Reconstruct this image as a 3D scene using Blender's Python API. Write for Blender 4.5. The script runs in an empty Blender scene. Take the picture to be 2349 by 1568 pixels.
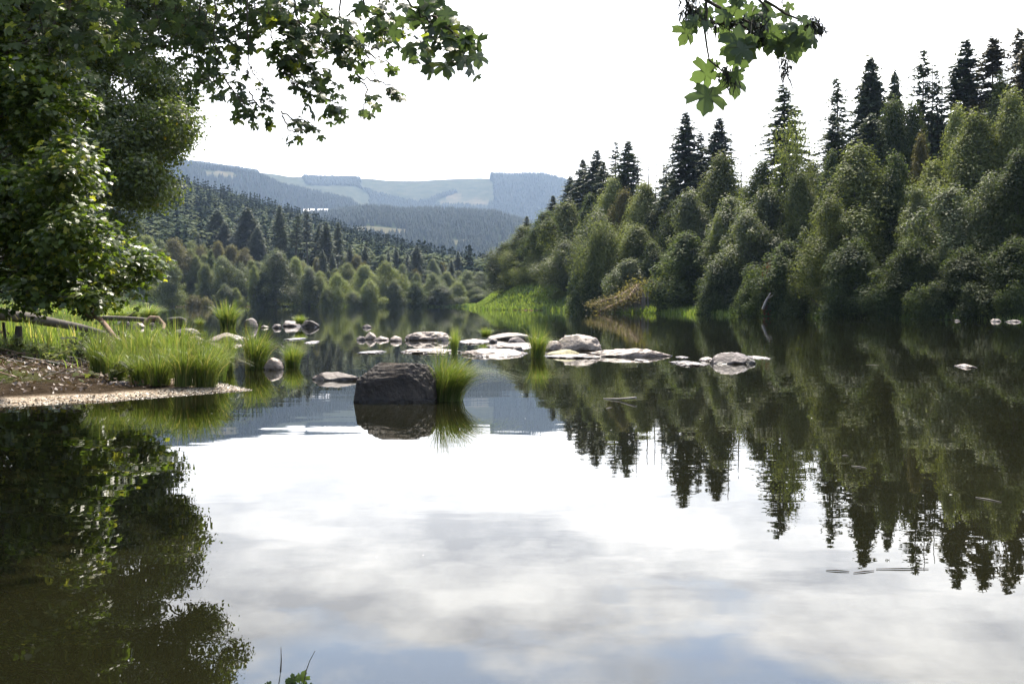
import bpy, math, random
import numpy as np
from mathutils import Vector, noise as mnoise

C = bpy.context.scene.collection
sc = bpy.context.scene
RG = np.random.default_rng(7)
random.seed(7)
R = math.radians

# ------------------------------------------------------------------ camera model (used to survey where things stand)
F = 983.0
CAMZ = 1.6
S = 1024 / 2349
TH = math.atan(39 / F)
SUN_AZ, SUN_EL = 8.0, 58.0


def ray(x, y):
    u = (x * S - 512) / F
    v = (341.5 - y * S) / F
    dy = math.cos(TH) + v * math.sin(TH)
    dz = -math.sin(TH) + v * math.cos(TH)
    return u / dy, dz / dy


def pt(x, y, D):
    a, b = ray(x, y)
    return Vector((a * D, D, CAMZ + b * D))


def gp(x, y, z=0.0):
    a, b = ray(x, y)
    D = (z - CAMZ) / b
    return Vector((a * D, D, z))


def mpp(D):                      # metres per survey pixel at distance D
    return D * S / F


# ------------------------------------------------------------------ generic helpers
def tagit(o, label=None, cat=None, group=None, kind=None):
    if label: o['label'] = label
    if cat: o['category'] = cat
    if group: o['group'] = group
    if kind: o['kind'] = kind
    return o


def make_mesh(name, V, Fs, mat=None, tint=None, smooth=False):
    """V (n,3); Fs list of (k,m) int arrays; tint per face"""
    me = bpy.data.meshes.new(name)
    V = np.asarray(V, dtype=np.float32)
    if not isinstance(Fs, (list, tuple)): Fs = [Fs]
    Fs = [np.asarray(f, dtype=np.int32) for f in Fs if len(f)]
    me.vertices.add(len(V)); me.vertices.foreach_set('co', V.ravel())
    loops = np.concatenate([f.ravel() for f in Fs])
    tot = np.concatenate([np.full(len(f), f.shape[1], dtype=np.int32) for f in Fs])
    start = np.concatenate(([0], np.cumsum(tot)[:-1])).astype(np.int32)
    me.loops.add(len(loops)); me.loops.foreach_set('vertex_index', loops)
    me.polygons.add(len(tot)); me.polygons.foreach_set('loop_start', start); me.polygons.foreach_set('loop_total', tot)
    if smooth: me.polygons.foreach_set('use_smooth', np.ones(len(tot), dtype=bool))
    me.update(calc_edges=True)
    if tint is not None:
        a = me.attributes.new('tint', 'FLOAT', 'FACE')
        a.data.foreach_set('value', np.asarray(tint, dtype=np.float32))
    if mat: me.materials.append(mat)
    return me


def obj(name, me, parent=None):
    o = bpy.data.objects.new(name, me); C.objects.link(o)
    if parent: o.parent = parent
    return o


def empty(name, loc, rz=0):
    o = bpy.data.objects.new(name, None); C.objects.link(o)
    o.location = loc; o.rotation_euler = (0, 0, rz); o.empty_display_size = .3
    return o


class MB:
    """collects geometry into one mesh"""
    def __init__(s): s.V = []; s.F = {}; s.T = {}; s.n = 0

    def add(s, V, Fa, t=None):
        V = np.asarray(V, dtype=np.float32); Fa = np.asarray(Fa, dtype=np.int32)
        k = Fa.shape[1]
        s.V.append(V); s.F.setdefault(k, []).append(Fa + s.n)
        if t is None: t = RG.random(len(Fa))
        s.T.setdefault(k, []).append(np.broadcast_to(np.asarray(t, dtype=np.float32), (len(Fa),)))
        s.n += len(V)

    def tube(s, pts, rad, n=7, cap=True):
        P = np.array([tuple(p) for p in pts], dtype=float); m = len(P)
        rad = np.atleast_1d(np.asarray(rad, dtype=float)); rad = np.interp(np.linspace(0, 1, m), np.linspace(0, 1, len(rad)), rad) if len(rad) > 1 else np.full(m, rad[0])
        T = np.gradient(P, axis=0); T /= np.linalg.norm(T, axis=1)[:, None] + 1e-9
        ref = np.array([0, 0, 1.]) if abs(T[0, 2]) < .9 else np.array([1., 0, 0])
        U = np.cross(T, ref); U /= np.linalg.norm(U, axis=1)[:, None] + 1e-9
        W = np.cross(T, U)
        a = np.linspace(0, 2 * np.pi, n, endpoint=False)
        V = (P[:, None] + rad[:, None, None] * (np.cos(a)[None, :, None] * U[:, None] + np.sin(a)[None, :, None] * W[:, None])).reshape(-1, 3)
        Fq = []
        for i in range(m - 1):
            for j in range(n):
                k = (j + 1) % n
                Fq.append((i * n + j, i * n + k, (i + 1) * n + k, (i + 1) * n + j))
        s.add(V, Fq)
        if cap:
            s.add(V[:n][::-1], [list(range(n))]); s.add(V[-n:], [list(range(n))])

    def box(s, c, h):
        c = np.array(c, float); h = np.array(h, float)
        V = np.array([(x, y, z) for x in (-1, 1) for y in (-1, 1) for z in (-1, 1)]) * h + c
        s.add(V, [(0, 1, 3, 2), (4, 6, 7, 5), (0, 4, 5, 1), (2, 3, 7, 6), (0, 2, 6, 4), (1, 5, 7, 3)])

    def mesh(s, name, mat, smooth=False):
        ks = sorted(s.F)
        return make_mesh(name, np.concatenate(s.V), [np.concatenate(s.F[k]) for k in ks], mat,
                         np.concatenate([np.concatenate(s.T[k]) for k in ks]), smooth)


def unit(v): return v / (np.linalg.norm(v, axis=-1, keepdims=True) + 1e-9)


def frames(N, rg):
    t = unit(np.cross(N, unit(rg.normal(size=N.shape))))
    return t, np.cross(N, t)


def leaf_quads(Cn, N, size, aspect=.6, rg=RG, T=None, fold=.12):
    """one folded diamond leaf per centre"""
    n = len(Cn); size = np.broadcast_to(size, (n,))[:, None]
    N = unit(N)
    if T is None: t, b = frames(N, rg)
    else:
        t = unit(T - N * (T * N).sum(1, keepdims=True)); b = np.cross(N, t)
    V = np.stack([Cn - t * size * .5, Cn + b * size * aspect * .5 - N * size * fold, Cn + t * size * .5, Cn - b * size * aspect * .5 - N * size * fold], 1).reshape(-1, 3)
    return V, np.arange(4 * n).reshape(n, 4)


def lobed(detail):
    """palmate maple leaf outline, petiole at origin, tip +Y, about unit length"""
    if detail:
        o = [(0, 0), (.12, -.12), (.40, -.22), (.42, -.02), (.52, .04), (.34, .15), (.56, .22), (.74, .36), (.64, .46), (.62, .64), (.45, .57), (.23, .43), (.30, .66), (.26, .80), (.13, .86), (0, 1.03)]
    else:
        o = [(0, 0), (.42, -.18), (.36, .14), (.70, .42), (.26, .44), (.28, .74), (0, 1.0)]
    o = o + [(-x, y) for x, y in o[-2:0:-1]]
    V = np.array([(0, .33, 0)] + [(x, y, 0) for x, y in o])
    n = len(o)
    Fa = np.array([(0, 1 + i, 1 + (i + 1) % n) for i in range(n)])
    return V, Fa


LEAF_D = lobed(True); LEAF_S = lobed(False)


def lobed_leaves(mb, P, T, N, size, shape, rg=RG, tint=None, droop=.25):
    """leaves attached at P growing along T with normal N"""
    V0, F0 = shape; n = len(P)
    N = unit(N); t = unit(T - N * (T * N).sum(1, keepdims=True)); b = np.cross(t, N)
    size = np.broadcast_to(size, (n,))
    x, y = V0[:, 0], V0[:, 1]
    dr = rg.uniform(.4, 1.4, n) * droop
    z = -(dr[:, None]) * (x[None] ** 2 * 1.2 + (y[None] - .33) ** 2 * .8)
    V = P[:, None] + size[:, None, None] * (x[None, :, None] * b[:, None] + y[None, :, None] * t[:, None] + z[:, :, None] * N[:, None])
    Fa = (F0[None] + (np.arange(n) * len(V0))[:, None, None]).reshape(-1, 3)
    if tint is None: tint = rg.random(n)
    mb.add(V.reshape(-1, 3), Fa, np.repeat(tint, len(F0)))


# ------------------------------------------------------------------ materials
def new_mat(name):
    m = bpy.data.materials.new(name); m.use_nodes = True
    nt = m.node_tree; nt.nodes.clear()
    return m, nt, nt.nodes.new('ShaderNodeOutputMaterial')


def N_(nt, t, **kw):
    n = nt.nodes.new(t)
    for k, v in kw.items():
        if hasattr(n, k) and k not in ('inputs',): setattr(n, k, v)
    return n


def ramp(nt, fac, stops):
    r = nt.nodes.new('ShaderNodeValToRGB')
    el = r.color_ramp.elements
    while len(el) > 1: el.remove(el[-1])
    for i, (p, c) in enumerate(stops):
        e = el[0] if i == 0 else el.new(p)
        e.position = p; e.color = (*c, 1) if len(c) == 3 else c
    nt.links.new(fac, r.inputs[0]); return r.outputs[0]


def mixc(nt, fac, a, b, mode='MIX'):
    m = nt.nodes.new('ShaderNodeMix'); m.data_type = 'RGBA'; m.blend_type = mode
    for sock, v in ((m.inputs[0], fac), (m.inputs[6], a), (m.inputs[7], b)):
        if hasattr(v, 'node'): nt.links.new(v, sock)
        elif isinstance(v, (int, float)): sock.default_value = v
        else: sock.default_value = (*v, 1)
    return m.outputs[2]


def math_(nt, op, a, b=None, clamp=False):
    m = nt.nodes.new('ShaderNodeMath'); m.operation = op; m.use_clamp = clamp
    for sock, v in ((m.inputs[0], a), (m.inputs[1], b)):
        if v is None: continue
        if hasattr(v, 'node'): nt.links.new(v, sock)
        else: sock.default_value = v
    return m.outputs[0]


def noise_(nt, vec, scale, detail=4, rough=.55):
    n = nt.nodes.new('ShaderNodeTexNoise'); n.inputs['Scale'].default_value = scale
    n.inputs['Detail'].default_value = detail; n.inputs['Roughness'].default_value = rough
    if vec is not None: nt.links.new(vec, n.inputs['Vector'])
    return n.outputs['Fac']


def leaf_mat(name, a, b, trans=.35, tcol=None, rough=.45, spec=.35, var=.5, odd=None):
    m, nt, out = new_mat(name)
    at = N_(nt, 'ShaderNodeAttribute'); at.attribute_name = 'tint'
    oi = N_(nt, 'ShaderNodeObjectInfo')
    col = mixc(nt, at.outputs['Fac'], a, b)
    if odd:
        k = math_(nt, 'GREATER_THAN', at.outputs['Fac'], odd[1])
        col = mixc(nt, k, col, odd[0])
    v = math_(nt, 'ADD', math_(nt, 'MULTIPLY', oi.outputs['Random'], var), 1 - var / 2)
    hs = N_(nt, 'ShaderNodeHueSaturation'); nt.links.new(col, hs.inputs['Color']); nt.links.new(v, hs.inputs['Value'])
    p = N_(nt, 'ShaderNodeBsdfPrincipled'); nt.links.new(hs.outputs[0], p.inputs['Base Color'])
    p.inputs['Roughness'].default_value = rough; p.inputs['Specular IOR Level'].default_value = spec
    tr = N_(nt, 'ShaderNodeBsdfTranslucent')
    tc = tcol or (1.9, 2.0, .95)
    nt.links.new(mixc(nt, 1.0, hs.outputs[0], tc, 'MULTIPLY'), tr.inputs['Color'])
    mx = N_(nt, 'ShaderNodeMixShader'); mx.inputs[0].default_value = trans
    nt.links.new(p.outputs[0], mx.inputs[1]); nt.links.new(tr.outputs[0], mx.inputs[2])
    nt.links.new(mx.outputs[0], out.inputs[0])
    return m


def bark_mat(name, a, b, scale=6, moss=None):
    m, nt, out = new_mat(name)
    tc = N_(nt, 'ShaderNodeTexCoord')
    mp = N_(nt, 'ShaderNodeMapping'); mp.inputs['Scale'].default_value = (1, 1, .25); nt.links.new(tc.outputs['Object'], mp.inputs[0])
    f = noise_(nt, mp.outputs[0], scale, 6, .65)
    col = ramp(nt, f, [(.3, a), (.7, b)])
    if moss:
        g = noise_(nt, tc.outputs['Object'], scale * .4, 4)
        col = mixc(nt, ramp(nt, g, [(.45, (0, 0, 0)), (.6, (1, 1, 1))]), col, moss)
    p = N_(nt, 'ShaderNodeBsdfPrincipled'); nt.links.new(col, p.inputs['Base Color']); p.inputs['Roughness'].default_value = .85
    bp = N_(nt, 'ShaderNodeBump'); bp.inputs['Strength'].default_value = .7; nt.links.new(f, bp.inputs['Height']); nt.links.new(bp.outputs[0], p.inputs['Normal'])
    nt.links.new(p.outputs[0], out.inputs[0])
    return m


def rock_mat(name, dark, mid, light, wet=.05, rough=.6, bump=.5):
    m, nt, out = new_mat(name)
    ge = N_(nt, 'ShaderNodeNewGeometry')
    f = noise_(nt, ge.outputs['Position'], 2.2, 8, .65)
    g = noise_(nt, ge.outputs['Position'], 14, 6, .7)
    col = ramp(nt, f, [(.3, dark), (.5, mid), (.72, light)])
    col = mixc(nt, ramp(nt, g, [(.35, (.75, .75, .75)), (.6, (0, 0, 0))]), col, dark)
    sx = N_(nt, 'ShaderNodeSeparateXYZ'); nt.links.new(ge.outputs['Position'], sx.inputs[0])
    z = math_(nt, 'ADD', sx.outputs[2], math_(nt, 'MULTIPLY', math_(nt, 'SUBTRACT', f, .5), .12))
    w = N_(nt, 'ShaderNodeMapRange'); w.inputs[1].default_value = wet * .4; w.inputs[2].default_value = wet; w.inputs[3].default_value = 1; w.inputs[4].default_value = 0
    nt.links.new(z, w.inputs[0])
    col = mixc(nt, w.outputs[0], col, mixc(nt, 1.0, col, (.4, .36, .32), 'MULTIPLY'))
    p = N_(nt, 'ShaderNodeBsdfPrincipled'); nt.links.new(col, p.inputs['Base Color'])
    r = N_(nt, 'ShaderNodeMapRange'); r.inputs[3].default_value = rough; r.inputs[4].default_value = .25; nt.links.new(w.outputs[0], r.inputs[0])
    nt.links.new(r.outputs[0], p.inputs['Roughness'])
    h = math_(nt, 'ADD', f, math_(nt, 'MULTIPLY', g, .35))
    bp = N_(nt, 'ShaderNodeBump'); bp.inputs['Strength'].default_value = bump; bp.inputs['Distance'].default_value = .12
    nt.links.new(h, bp.inputs['Height']); nt.links.new(bp.outputs[0], p.inputs['Normal'])
    nt.links.new(p.outputs[0], out.inputs[0])
    return m


def flat_mat(name, col, rough=.5):
    m, nt, out = new_mat(name)
    tc = N_(nt, 'ShaderNodeTexCoord'); f = noise_(nt, tc.outputs['Object'], 5, 5)
    c = ramp(nt, f, [(.3, tuple(x * .8 for x in col)), (.7, col)])
    p = N_(nt, 'ShaderNodeBsdfPrincipled'); nt.links.new(c, p.inputs['Base Color']); p.inputs['Roughness'].default_value = rough
    nt.links.new(p.outputs[0], out.inputs[0]); return m


M = {
    'olive': leaf_mat('leaf_olive', (.048, .060, .018), (.122, .134, .048), trans=.34, rough=.6, spec=.08),
    'grey': leaf_mat('leaf_grey_green', (.048, .060, .024), (.122, .136, .062), trans=.34, rough=.55, spec=.14),
    'dark': leaf_mat('leaf_dark_green_shaded', (.027, .038, .014), (.068, .083, .032), trans=.4, rough=.6, spec=.06),  # dark green leaves, and shade painted into low trees and shrubs
    'yellow': leaf_mat('leaf_yellow_green_sunlit', (.080, .096, .026), (.164, .176, .066), trans=.34, rough=.6, spec=.08),  # yellow-green leaves, and sunlight painted into far bank crowns
    'brown': leaf_mat('leaf_russet', (.066, .060, .022), (.112, .096, .038), trans=.4, rough=.6, spec=.08),
    'straw': leaf_mat('dry_straw_foliage', (.085, .075, .035), (.19, .155, .085), trans=.3, rough=.6, spec=.08),
    'red': leaf_mat('leaf_red', (.14, .03, .02), (.20, .05, .03)),
    'con': leaf_mat('needle_green', (.032, .045, .026), (.074, .092, .050), trans=.12, rough=.6, spec=.2),
    'con_brown': leaf_mat('needle_brownish', (.040, .036, .022), (.070, .060, .035), trans=.12, rough=.6, spec=.2),
    'near': leaf_mat('leaf_glossy_alder', (.038, .054, .012), (.112, .136, .032), trans=.5, rough=.42, spec=.4, odd=((.15, .12, .02), .985)),
    'maple': leaf_mat('leaf_bigleaf_maple', (.026, .044, .008), (.098, .135, .022), trans=.46, rough=.4, spec=.3, odd=((.22, .22, .04), .93)),
    'maple_hang': leaf_mat('leaf_hanging_maple', (.036, .056, .028), (.088, .112, .048), trans=.48, rough=.45, spec=.4, tcol=(1.6, 1.75, .9), odd=((.20, .22, .04), .92)),
    'grass': leaf_mat('grass_blade', (.060, .095, .018), (.165, .195, .055), trans=.4, rough=.4, spec=.4, odd=((.27, .23, .10), .88)),
    'grass_bright': leaf_mat('grass_bank', (.060, .095, .020), (.140, .165, .050), trans=.4, rough=.5, spec=.3),
    'far_pale': leaf_mat('far_pale_wood', (.026, .038, .016), (.056, .064, .030), trans=.1, rough=.9, spec=.05),
    'far_con': leaf_mat('far_conifer', (.011, .021, .013), (.024, .035, .020), trans=.0, rough=.9, spec=.03),
    'far': leaf_mat('far_wood', (.008, .015, .010), (.019, .028, .017), trans=.0, rough=.8, spec=.1),
    'bark': bark_mat('bark_grey_brown', (.035, .028, .02), (.11, .09, .07)),
    'bark_red': bark_mat('bark_reddish', (.09, .05, .03), (.26, .16, .10), 9),
    'snag': bark_mat('bark_weathered', (.16, .14, .12), (.32, .29, .25)),
    'moss': bark_mat('moss_dark', (.012, .014, .008), (.035, .036, .018), 30),
    'twig': bark_mat('twig_brown', (.04, .028, .018), (.10, .07, .045), 20, (.03, .035, .012)),
    'basalt': rock_mat('rock_dark_basalt', (.024, .019, .015), (.050, .038, .030), (.115, .090, .070), .10, .75, 1.0),
    'granite': rock_mat('rock_pale', (.095, .068, .050), (.235, .176, .135), (.33, .262, .210), .05, .55),
    'tan': rock_mat('rock_tan', (.10, .075, .055), (.21, .165, .125), (.31, .25, .20), .06, .6),
    'brownrock': rock_mat('rock_brown', (.05, .037, .030), (.12, .09, .075), (.22, .17, .145), .06, .6),
    'lichen': rock_mat('rock_lichen', (.10, .085, .04), (.25, .22, .09), (.36, .32, .15), .05, .7),
    'white': flat_mat('paint_white', (.8, .8, .8), .4),
    'teal': flat_mat('canopy_teal', (.10, .32, .36), .6),
    'glass': flat_mat('dark_glass', (.02, .03, .04), .1),
    'roof': flat_mat('roof_metal', (.42, .42, .44), .5),
}


# ------------------------------------------------------------------ terrain
WATER = np.array([(-9.8, 12.5), (-8, 7), (-3, 3.4), (3, 3.2), (12, 2), (50, -20), (120, -60), (160, -40), (100, 20), (60, 68), (44.8, 87), (35.1, 110), (20.8, 157),
                  (11.1, 200), (-6.6, 233), (-13, 300), (0, 335), (40, 350), (120, 360), (300, 380), (300, 470), (120, 450), (40, 430), (-5, 405), (-70, 398),
                  (-146, 395), (-190, 380), (-195, 330), (-150, 270), (-100, 215), (-60, 158), (-38, 105), (-27, 66), (-18, 48), (-12.0, 35), (-9.0, 26), (-6.6, 20.6),
                  (-4.9, 18.0), (-6.3, 16.3), (-7.9, 15.2)], dtype=float)


def shore(x, y):
    """distance to the shoreline, positive on land"""
    P = np.stack([x, y], -1); A = WATER; B = np.roll(WATER, -1, 0)
    d2 = np.full(x.shape, 1e18); ins = np.zeros(x.shape, dtype=bool)
    for a, b in zip(A, B):
        e = b - a; t = np.clip(((P - a) @ e) / (e @ e), 0, 1)
        q = P - (a + t[..., None] * e); d2 = np.minimum(d2, (q ** 2).sum(-1))
        c = ((a[1] > y) != (b[1] > y)) & (x < (b[0] - a[0]) * (y - a[1]) / (b[1] - a[1] + 1e-12) + a[0])
        ins ^= c
    d = np.sqrt(d2)
    return np.where(ins, -d, d)


def sstep(a, b, x):
    t = np.clip((x - a) / (b - a), 0, 1); return t * t * (3 - 2 * t)


def hz(ydisp, r):                # height whose top shows at row y for range r
    return (694 - np.asarray(ydisp, float)) * S / F * r + CAMZ


RA = np.array([(0, 395), (321, 413), (428, 432), (549, 460), (622, 478), (686, 495), (794, 529), (879, 551), (965, 574), (1051, 596), (1137, 615), (1400, 650), (2400, 650)], float)
RB = np.array([(0, 500), (600, 500), (665, 492), (760, 482), (849, 468), (922, 475), (1030, 473), (1137, 479), (1202, 499), (1245, 512), (1400, 540), (2400, 560)], float)
RS = np.array([(0, 375), (321, 378), (467, 384), (544, 392), (590, 400), (617, 409), (650, 424), (733, 439), (806, 454), (828, 471), (880, 492), (1000, 522), (1300, 560), (2400, 600)], float)
RC = np.array([(0, 385), (321, 385), (467, 393), (600, 409), (675, 416), (730, 415), (815, 414), (922, 418), (1053, 413), (1121, 412), (1180, 414), (1240, 413), (1290, 426), (1400, 456), (1700, 540), (2400, 600)], float)


def hill_profile(x, y, r):
    xd = np.where(y > 1, (x / np.maximum(y, 1) * F * math.cos(TH) + 512) / S, np.where(x < 0, 0, 2349))
    xd = np.clip(xd, 0, 2349)
    zA = hz(np.interp(xd, RA[:, 0], RA[:, 1]) + 34, 1100)
    zB = hz(np.interp(xd, RB[:, 0], RB[:, 1]) + 16, 2800)
    zS = hz(np.interp(xd, RS[:, 0], RS[:, 1]) + 12, 3900)
    zC = hz(np.interp(xd, RC[:, 0], RC[:, 1]), 5200)
    rs = [430, 1100, 1500, 2800, 3150, 3900, 4200, 5200, 7000]
    hs = [np.full_like(r, 3.), zA, .45 * zA + 6, zB, .9 * zB, zS, .93 * zS, zC, .8 * zC]
    out = np.zeros_like(r)
    for i in range(8):
        t = np.clip((r - rs[i]) / (rs[i + 1] - rs[i]), 0, 1)
        t = t ** 1.0 if i in (0,) else t * t * (3 - 2 * t) * .6 + t * .4
        out = np.where((r >= rs[i]) & (r <= rs[i + 1] + 1), hs[i] + (hs[i + 1] - hs[i]) * t, out)
    return out


def wob(x, y, s, seed=0):
    return (np.sin(x * s * 1.3 + seed) * np.cos(y * s * .9 + 1.7 * seed) + .5 * np.sin(x * s * 2.7 + y * s * 2.1 + seed * 3) + .3 * np.sin(y * s * 5.3 - x * s * 4.1 + seed)) / 1.8


def terrain(x, y):
    x = np.atleast_1d(np.asarray(x, float)); y = np.atleast_1d(np.asarray(y, float))
    d = shore(x, y); r = np.hypot(x, y)
    d = d + np.clip(r * .012, .05, 1.2) * wob(x, y, np.clip(30 / np.maximum(r, 1), .08, 2.2), 2)
    dl = np.maximum(d, 0)
    right = (x > -16) & (y > 45) & (y < 345)
    hl = .05 * sstep(0, .5, dl) + .09 * sstep(.4, 3, dl) + .55 * sstep(2.6, 6, dl) + 4 * (1 - np.exp(-np.maximum(dl - 5, 0) / 60))
    hr = .35 * sstep(0, 1.5, dl) + 1.0 * sstep(1, 6, dl) + 2.4 * sstep(150, 205, y) * sstep(1.5, 9, dl) + 24 * (1 - np.exp(-.34 * np.maximum(dl - 5, 0) / 24))
    h = np.where(right, hr, hl)
    near = (r < 12) & (y < 6)
    h = np.where(near, .3 * sstep(0, 1.2, dl) + .3 * sstep(1, 4, dl), h)
    hp = hill_profile(x, y, r) * np.where(y > 0, sstep(0, .25, y / np.maximum(np.abs(x), 1)), 0)
    h = np.where((r > 430) & (d > 0), np.maximum(h * .5, h * .2 + hp * sstep(0, 40, d)), h)
    h = h + .04 * sstep(.3, 2, dl) * wob(x, y, 1.7, 5) + np.where(r > 600, r * .0006 * wob(x, y, .012, 3) + r * .0009 * wob(x, y, .004, 8), 0)
    return np.where(d > 0, h, np.maximum(-1.6, d * .22 - .03))


def tz(x, y): return float(terrain(x, y)[0])


def xd_yd(P):
    """row/column of points in survey pixels (used to lay out fields and stands on the hills)"""
    X, Y, Z = P[..., 0], P[..., 1], P[..., 2] - CAMZ
    c, s = math.cos(TH), math.sin(TH)
    dep = Y * c - Z * s; up = Y * s + Z * c
    return (X / dep * F + 512) / S, (341.5 - up / dep * F) / S


def inpoly(x, y, poly):
    ins = np.zeros(np.shape(x), dtype=bool); n = len(poly)
    for i in range(n):
        (x1, y1), (x2, y2) = poly[i], poly[(i + 1) % n]
        ins ^= ((y1 > y) != (y2 > y)) & (x < (x2 - x1) * (y - y1) / (y2 - y1 + 1e-12) + x1)
    return ins


CLEAR_C = [[(590, 395), (697, 395), (699, 424), (819, 427), (845, 446), (845, 475), (590, 475)], [(819, 390), (1000, 390), (1122, 390), (1140, 470), (1100, 472), (960, 462), (900, 452), (860, 440), (830, 428)]]
FIELD = [[(455, 388), (535, 394), (545, 408), (470, 402)], [(1000, 446), (1105, 452), (1138, 474), (1010, 468)],
         [(800, 519), (870, 518), (940, 528), (915, 541), (840, 538), (795, 530)], [(1036, 548), (1080, 549), (1085, 560), (1034, 558)], [(797, 502), (850, 503), (848, 508), (797, 507)]]
STAND = [[(938, 470), (1040, 436), (1050, 440), (985, 468)]]


def land_cover(P):
    xs, ys = xd_yd(P); r = np.hypot(P[:, 0], P[:, 1])
    xs = xs + 5 * wob(P[:, 0], P[:, 1], .011, 2) + 3 * wob(P[:, 0], P[:, 1], .04, 6); ys = ys + 3 * wob(P[:, 0], P[:, 1], .009, 4) * (ys > 425)
    clear = np.zeros(len(P))
    for p in CLEAR_C: clear = np.where(inpoly(xs, ys, p) & (r > 4150), .55, clear)
    for p in FIELD: clear = np.where(inpoly(xs, ys, p) & (r > 1500), 1.0, clear)
    for p in STAND: clear = np.where(inpoly(xs, ys, p) & (r > 4150), 0, clear)
    return clear


# polar terrain grid
rr = np.concatenate([np.geomspace(.6, 9, 50), np.geomspace(9, 75, 230)[1:], np.geomspace(75, 460, 110)[1:], np.geomspace(460, 6600, 190)[1:]])
iS = int(np.searchsorted(rr, 459))
aa = np.concatenate([np.linspace(-38, 38, 620), np.linspace(38, 322, 150)[1:-1]]) * math.pi / 180
AA, RR = np.meshgrid(aa, rr)
XX, YY = np.sin(AA) * RR, np.cos(AA) * RR
ZZ = terrain(XX.ravel(), YY.ravel()).reshape(XX.shape)
PTS = np.stack([XX, YY, ZZ], -1)
na = len(aa)


def terrain_mesh(name, i0, i1, mat):
    V = PTS[i0:i1 + 1].reshape(-1, 3); m = i1 - i0 + 1
    i, j = np.meshgrid(np.arange(m - 1), np.arange(na), indexing='ij'); k = (j + 1) % na
    Fq = np.stack([i * na + j, (i + 1) * na + j, (i + 1) * na + k, i * na + k], -1).reshape(-1, 4)
    Fs = [Fq]
    if i0 == 0:
        V = np.vstack([V, [[0, 0, float(V[:na, 2].mean())]]]); c = len(V) - 1
        jj = np.arange(na); Fs.append(np.stack([np.full(na, c), jj, (jj + 1) % na], -1))
    me = make_mesh(name, V, Fs, mat, None, True)
    cl = land_cover(V); a = me.attributes.new('cover', 'FLOAT', 'POINT'); a.data.foreach_set('value', cl.astype(np.float32))
    d = shore(V[:, 0], V[:, 1])
    g = ((V[:, 0] < -3.5) & (V[:, 0] > -14) & (V[:, 1] > 12) & (V[:, 1] < 22)) * sstep(-.7, -.2, -np.abs(d - .3) + .1)
    a = me.attributes.new('gravel', 'FLOAT', 'POINT'); a.data.foreach_set('value', g.astype(np.float32))
    a = me.attributes.new('shore', 'FLOAT', 'POINT'); a.data.foreach_set('value', d.astype(np.float32))
    return tagit(obj(name, me), kind='structure')


def ground_mat():
    m, nt, out = new_mat('ground_cover')
    ge = N_(nt, 'ShaderNodeNewGeometry'); pos = ge.outputs['Position']
    f1 = noise_(nt, pos, .9, 6); f2 = noise_(nt, pos, 7, 5); f3 = noise_(nt, pos, .01, 5)
    dirt = ramp(nt, f2, [(.3, (.016, .012, .008)), (.7, (.048, .036, .025))])
    grass = ramp(nt, f2, [(.3, (.03, .05, .012)), (.7, (.075, .10, .025))])
    near = mixc(nt, ramp(nt, f1, [(.42, (0, 0, 0)), (.55, (1, 1, 1))]), dirt, grass)
    sh = N_(nt, 'ShaderNodeAttribute'); sh.attribute_name = 'shore'
    near = mixc(nt, ramp(nt, math_(nt, 'MULTIPLY', sh.outputs['Fac'], .1), [(.25, (1, 1, 1)), (.45, (0, 0, 0))]), near, dirt)
    ga = N_(nt, 'ShaderNodeAttribute'); ga.attribute_name = 'gravel'
    vo = N_(nt, 'ShaderNodeTexVoronoi'); vo.inputs['Scale'].default_value = 26; nt.links.new(pos, vo.inputs['Vector'])
    sx = N_(nt, 'ShaderNodeSeparateColor'); nt.links.new(vo.outputs['Color'], sx.inputs[0])
    gr = ramp(nt, sx.outputs[0], [(.0, (.10, .075, .05)), (.45, (.27, .21, .15)), (1, (.46, .39, .31))])
    gm = math_(nt, 'MULTIPLY', ga.outputs['Fac'], ramp(nt, f1, [(.33, (0, 0, 0)), (.45, (1, 1, 1))]))
    near = mixc(nt, gm, near, gr)
    bed = ramp(nt, f2, [(.3, (.05, .035, .02)), (.7, (.14, .10, .06))])
    near = mixc(nt, math_(nt, 'LESS_THAN', sh.outputs['Fac'], -.02), near, bed)
    wood = ramp(nt, f3, [(.3, (.012, .019, .011)), (.7, (.020, .029, .016))])
    cl = N_(nt, 'ShaderNodeAttribute'); cl.attribute_name = 'cover'
    f4 = noise_(nt, pos, .02, 6, .7)
    field = ramp(nt, f4, [(.3, (.050, .054, .030)), (.55, (.090, .080, .048)), (.75, (.14, .11, .072))])
    scrub = ramp(nt, f4, [(.3, (.022, .030, .017)), (.7, (.058, .062, .035))])
    cov = mixc(nt, ramp(nt, cl.outputs['Fac'], [(.5, (0, 0, 0)), (.9, (1, 1, 1))]), scrub, field)
    far = mixc(nt, ramp(nt, cl.outputs['Fac'], [(.1, (0, 0, 0)), (.4, (1, 1, 1))]), wood, cov)
    ln = N_(nt, 'ShaderNodeVectorMath'); ln.operation = 'LENGTH'; nt.links.new(pos, ln.inputs[0])
    mr = N_(nt, 'ShaderNodeMapRange'); mr.inputs[1].default_value = 420; mr.inputs[2].default_value = 520; nt.links.new(ln.outputs['Value'], mr.inputs[0])
    col = mixc(nt, mr.outputs[0], near, far)
    p = N_(nt, 'ShaderNodeBsdfPrincipled'); nt.links.new(col, p.inputs['Base Color']); p.inputs['Roughness'].default_value = .9; p.inputs['Specular IOR Level'].default_value = 0.0
    bp = N_(nt, 'ShaderNodeBump'); bp.inputs['Strength'].default_value = .5; bp.inputs['Distance'].default_value = .05
    nt.links.new(math_(nt, 'ADD', f2, vo.outputs['Distance']), bp.inputs['Height']); nt.links.new(bp.outputs[0], p.inputs['Normal'])
    nt.links.new(p.outputs[0], out.inputs[0]); return m


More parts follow.
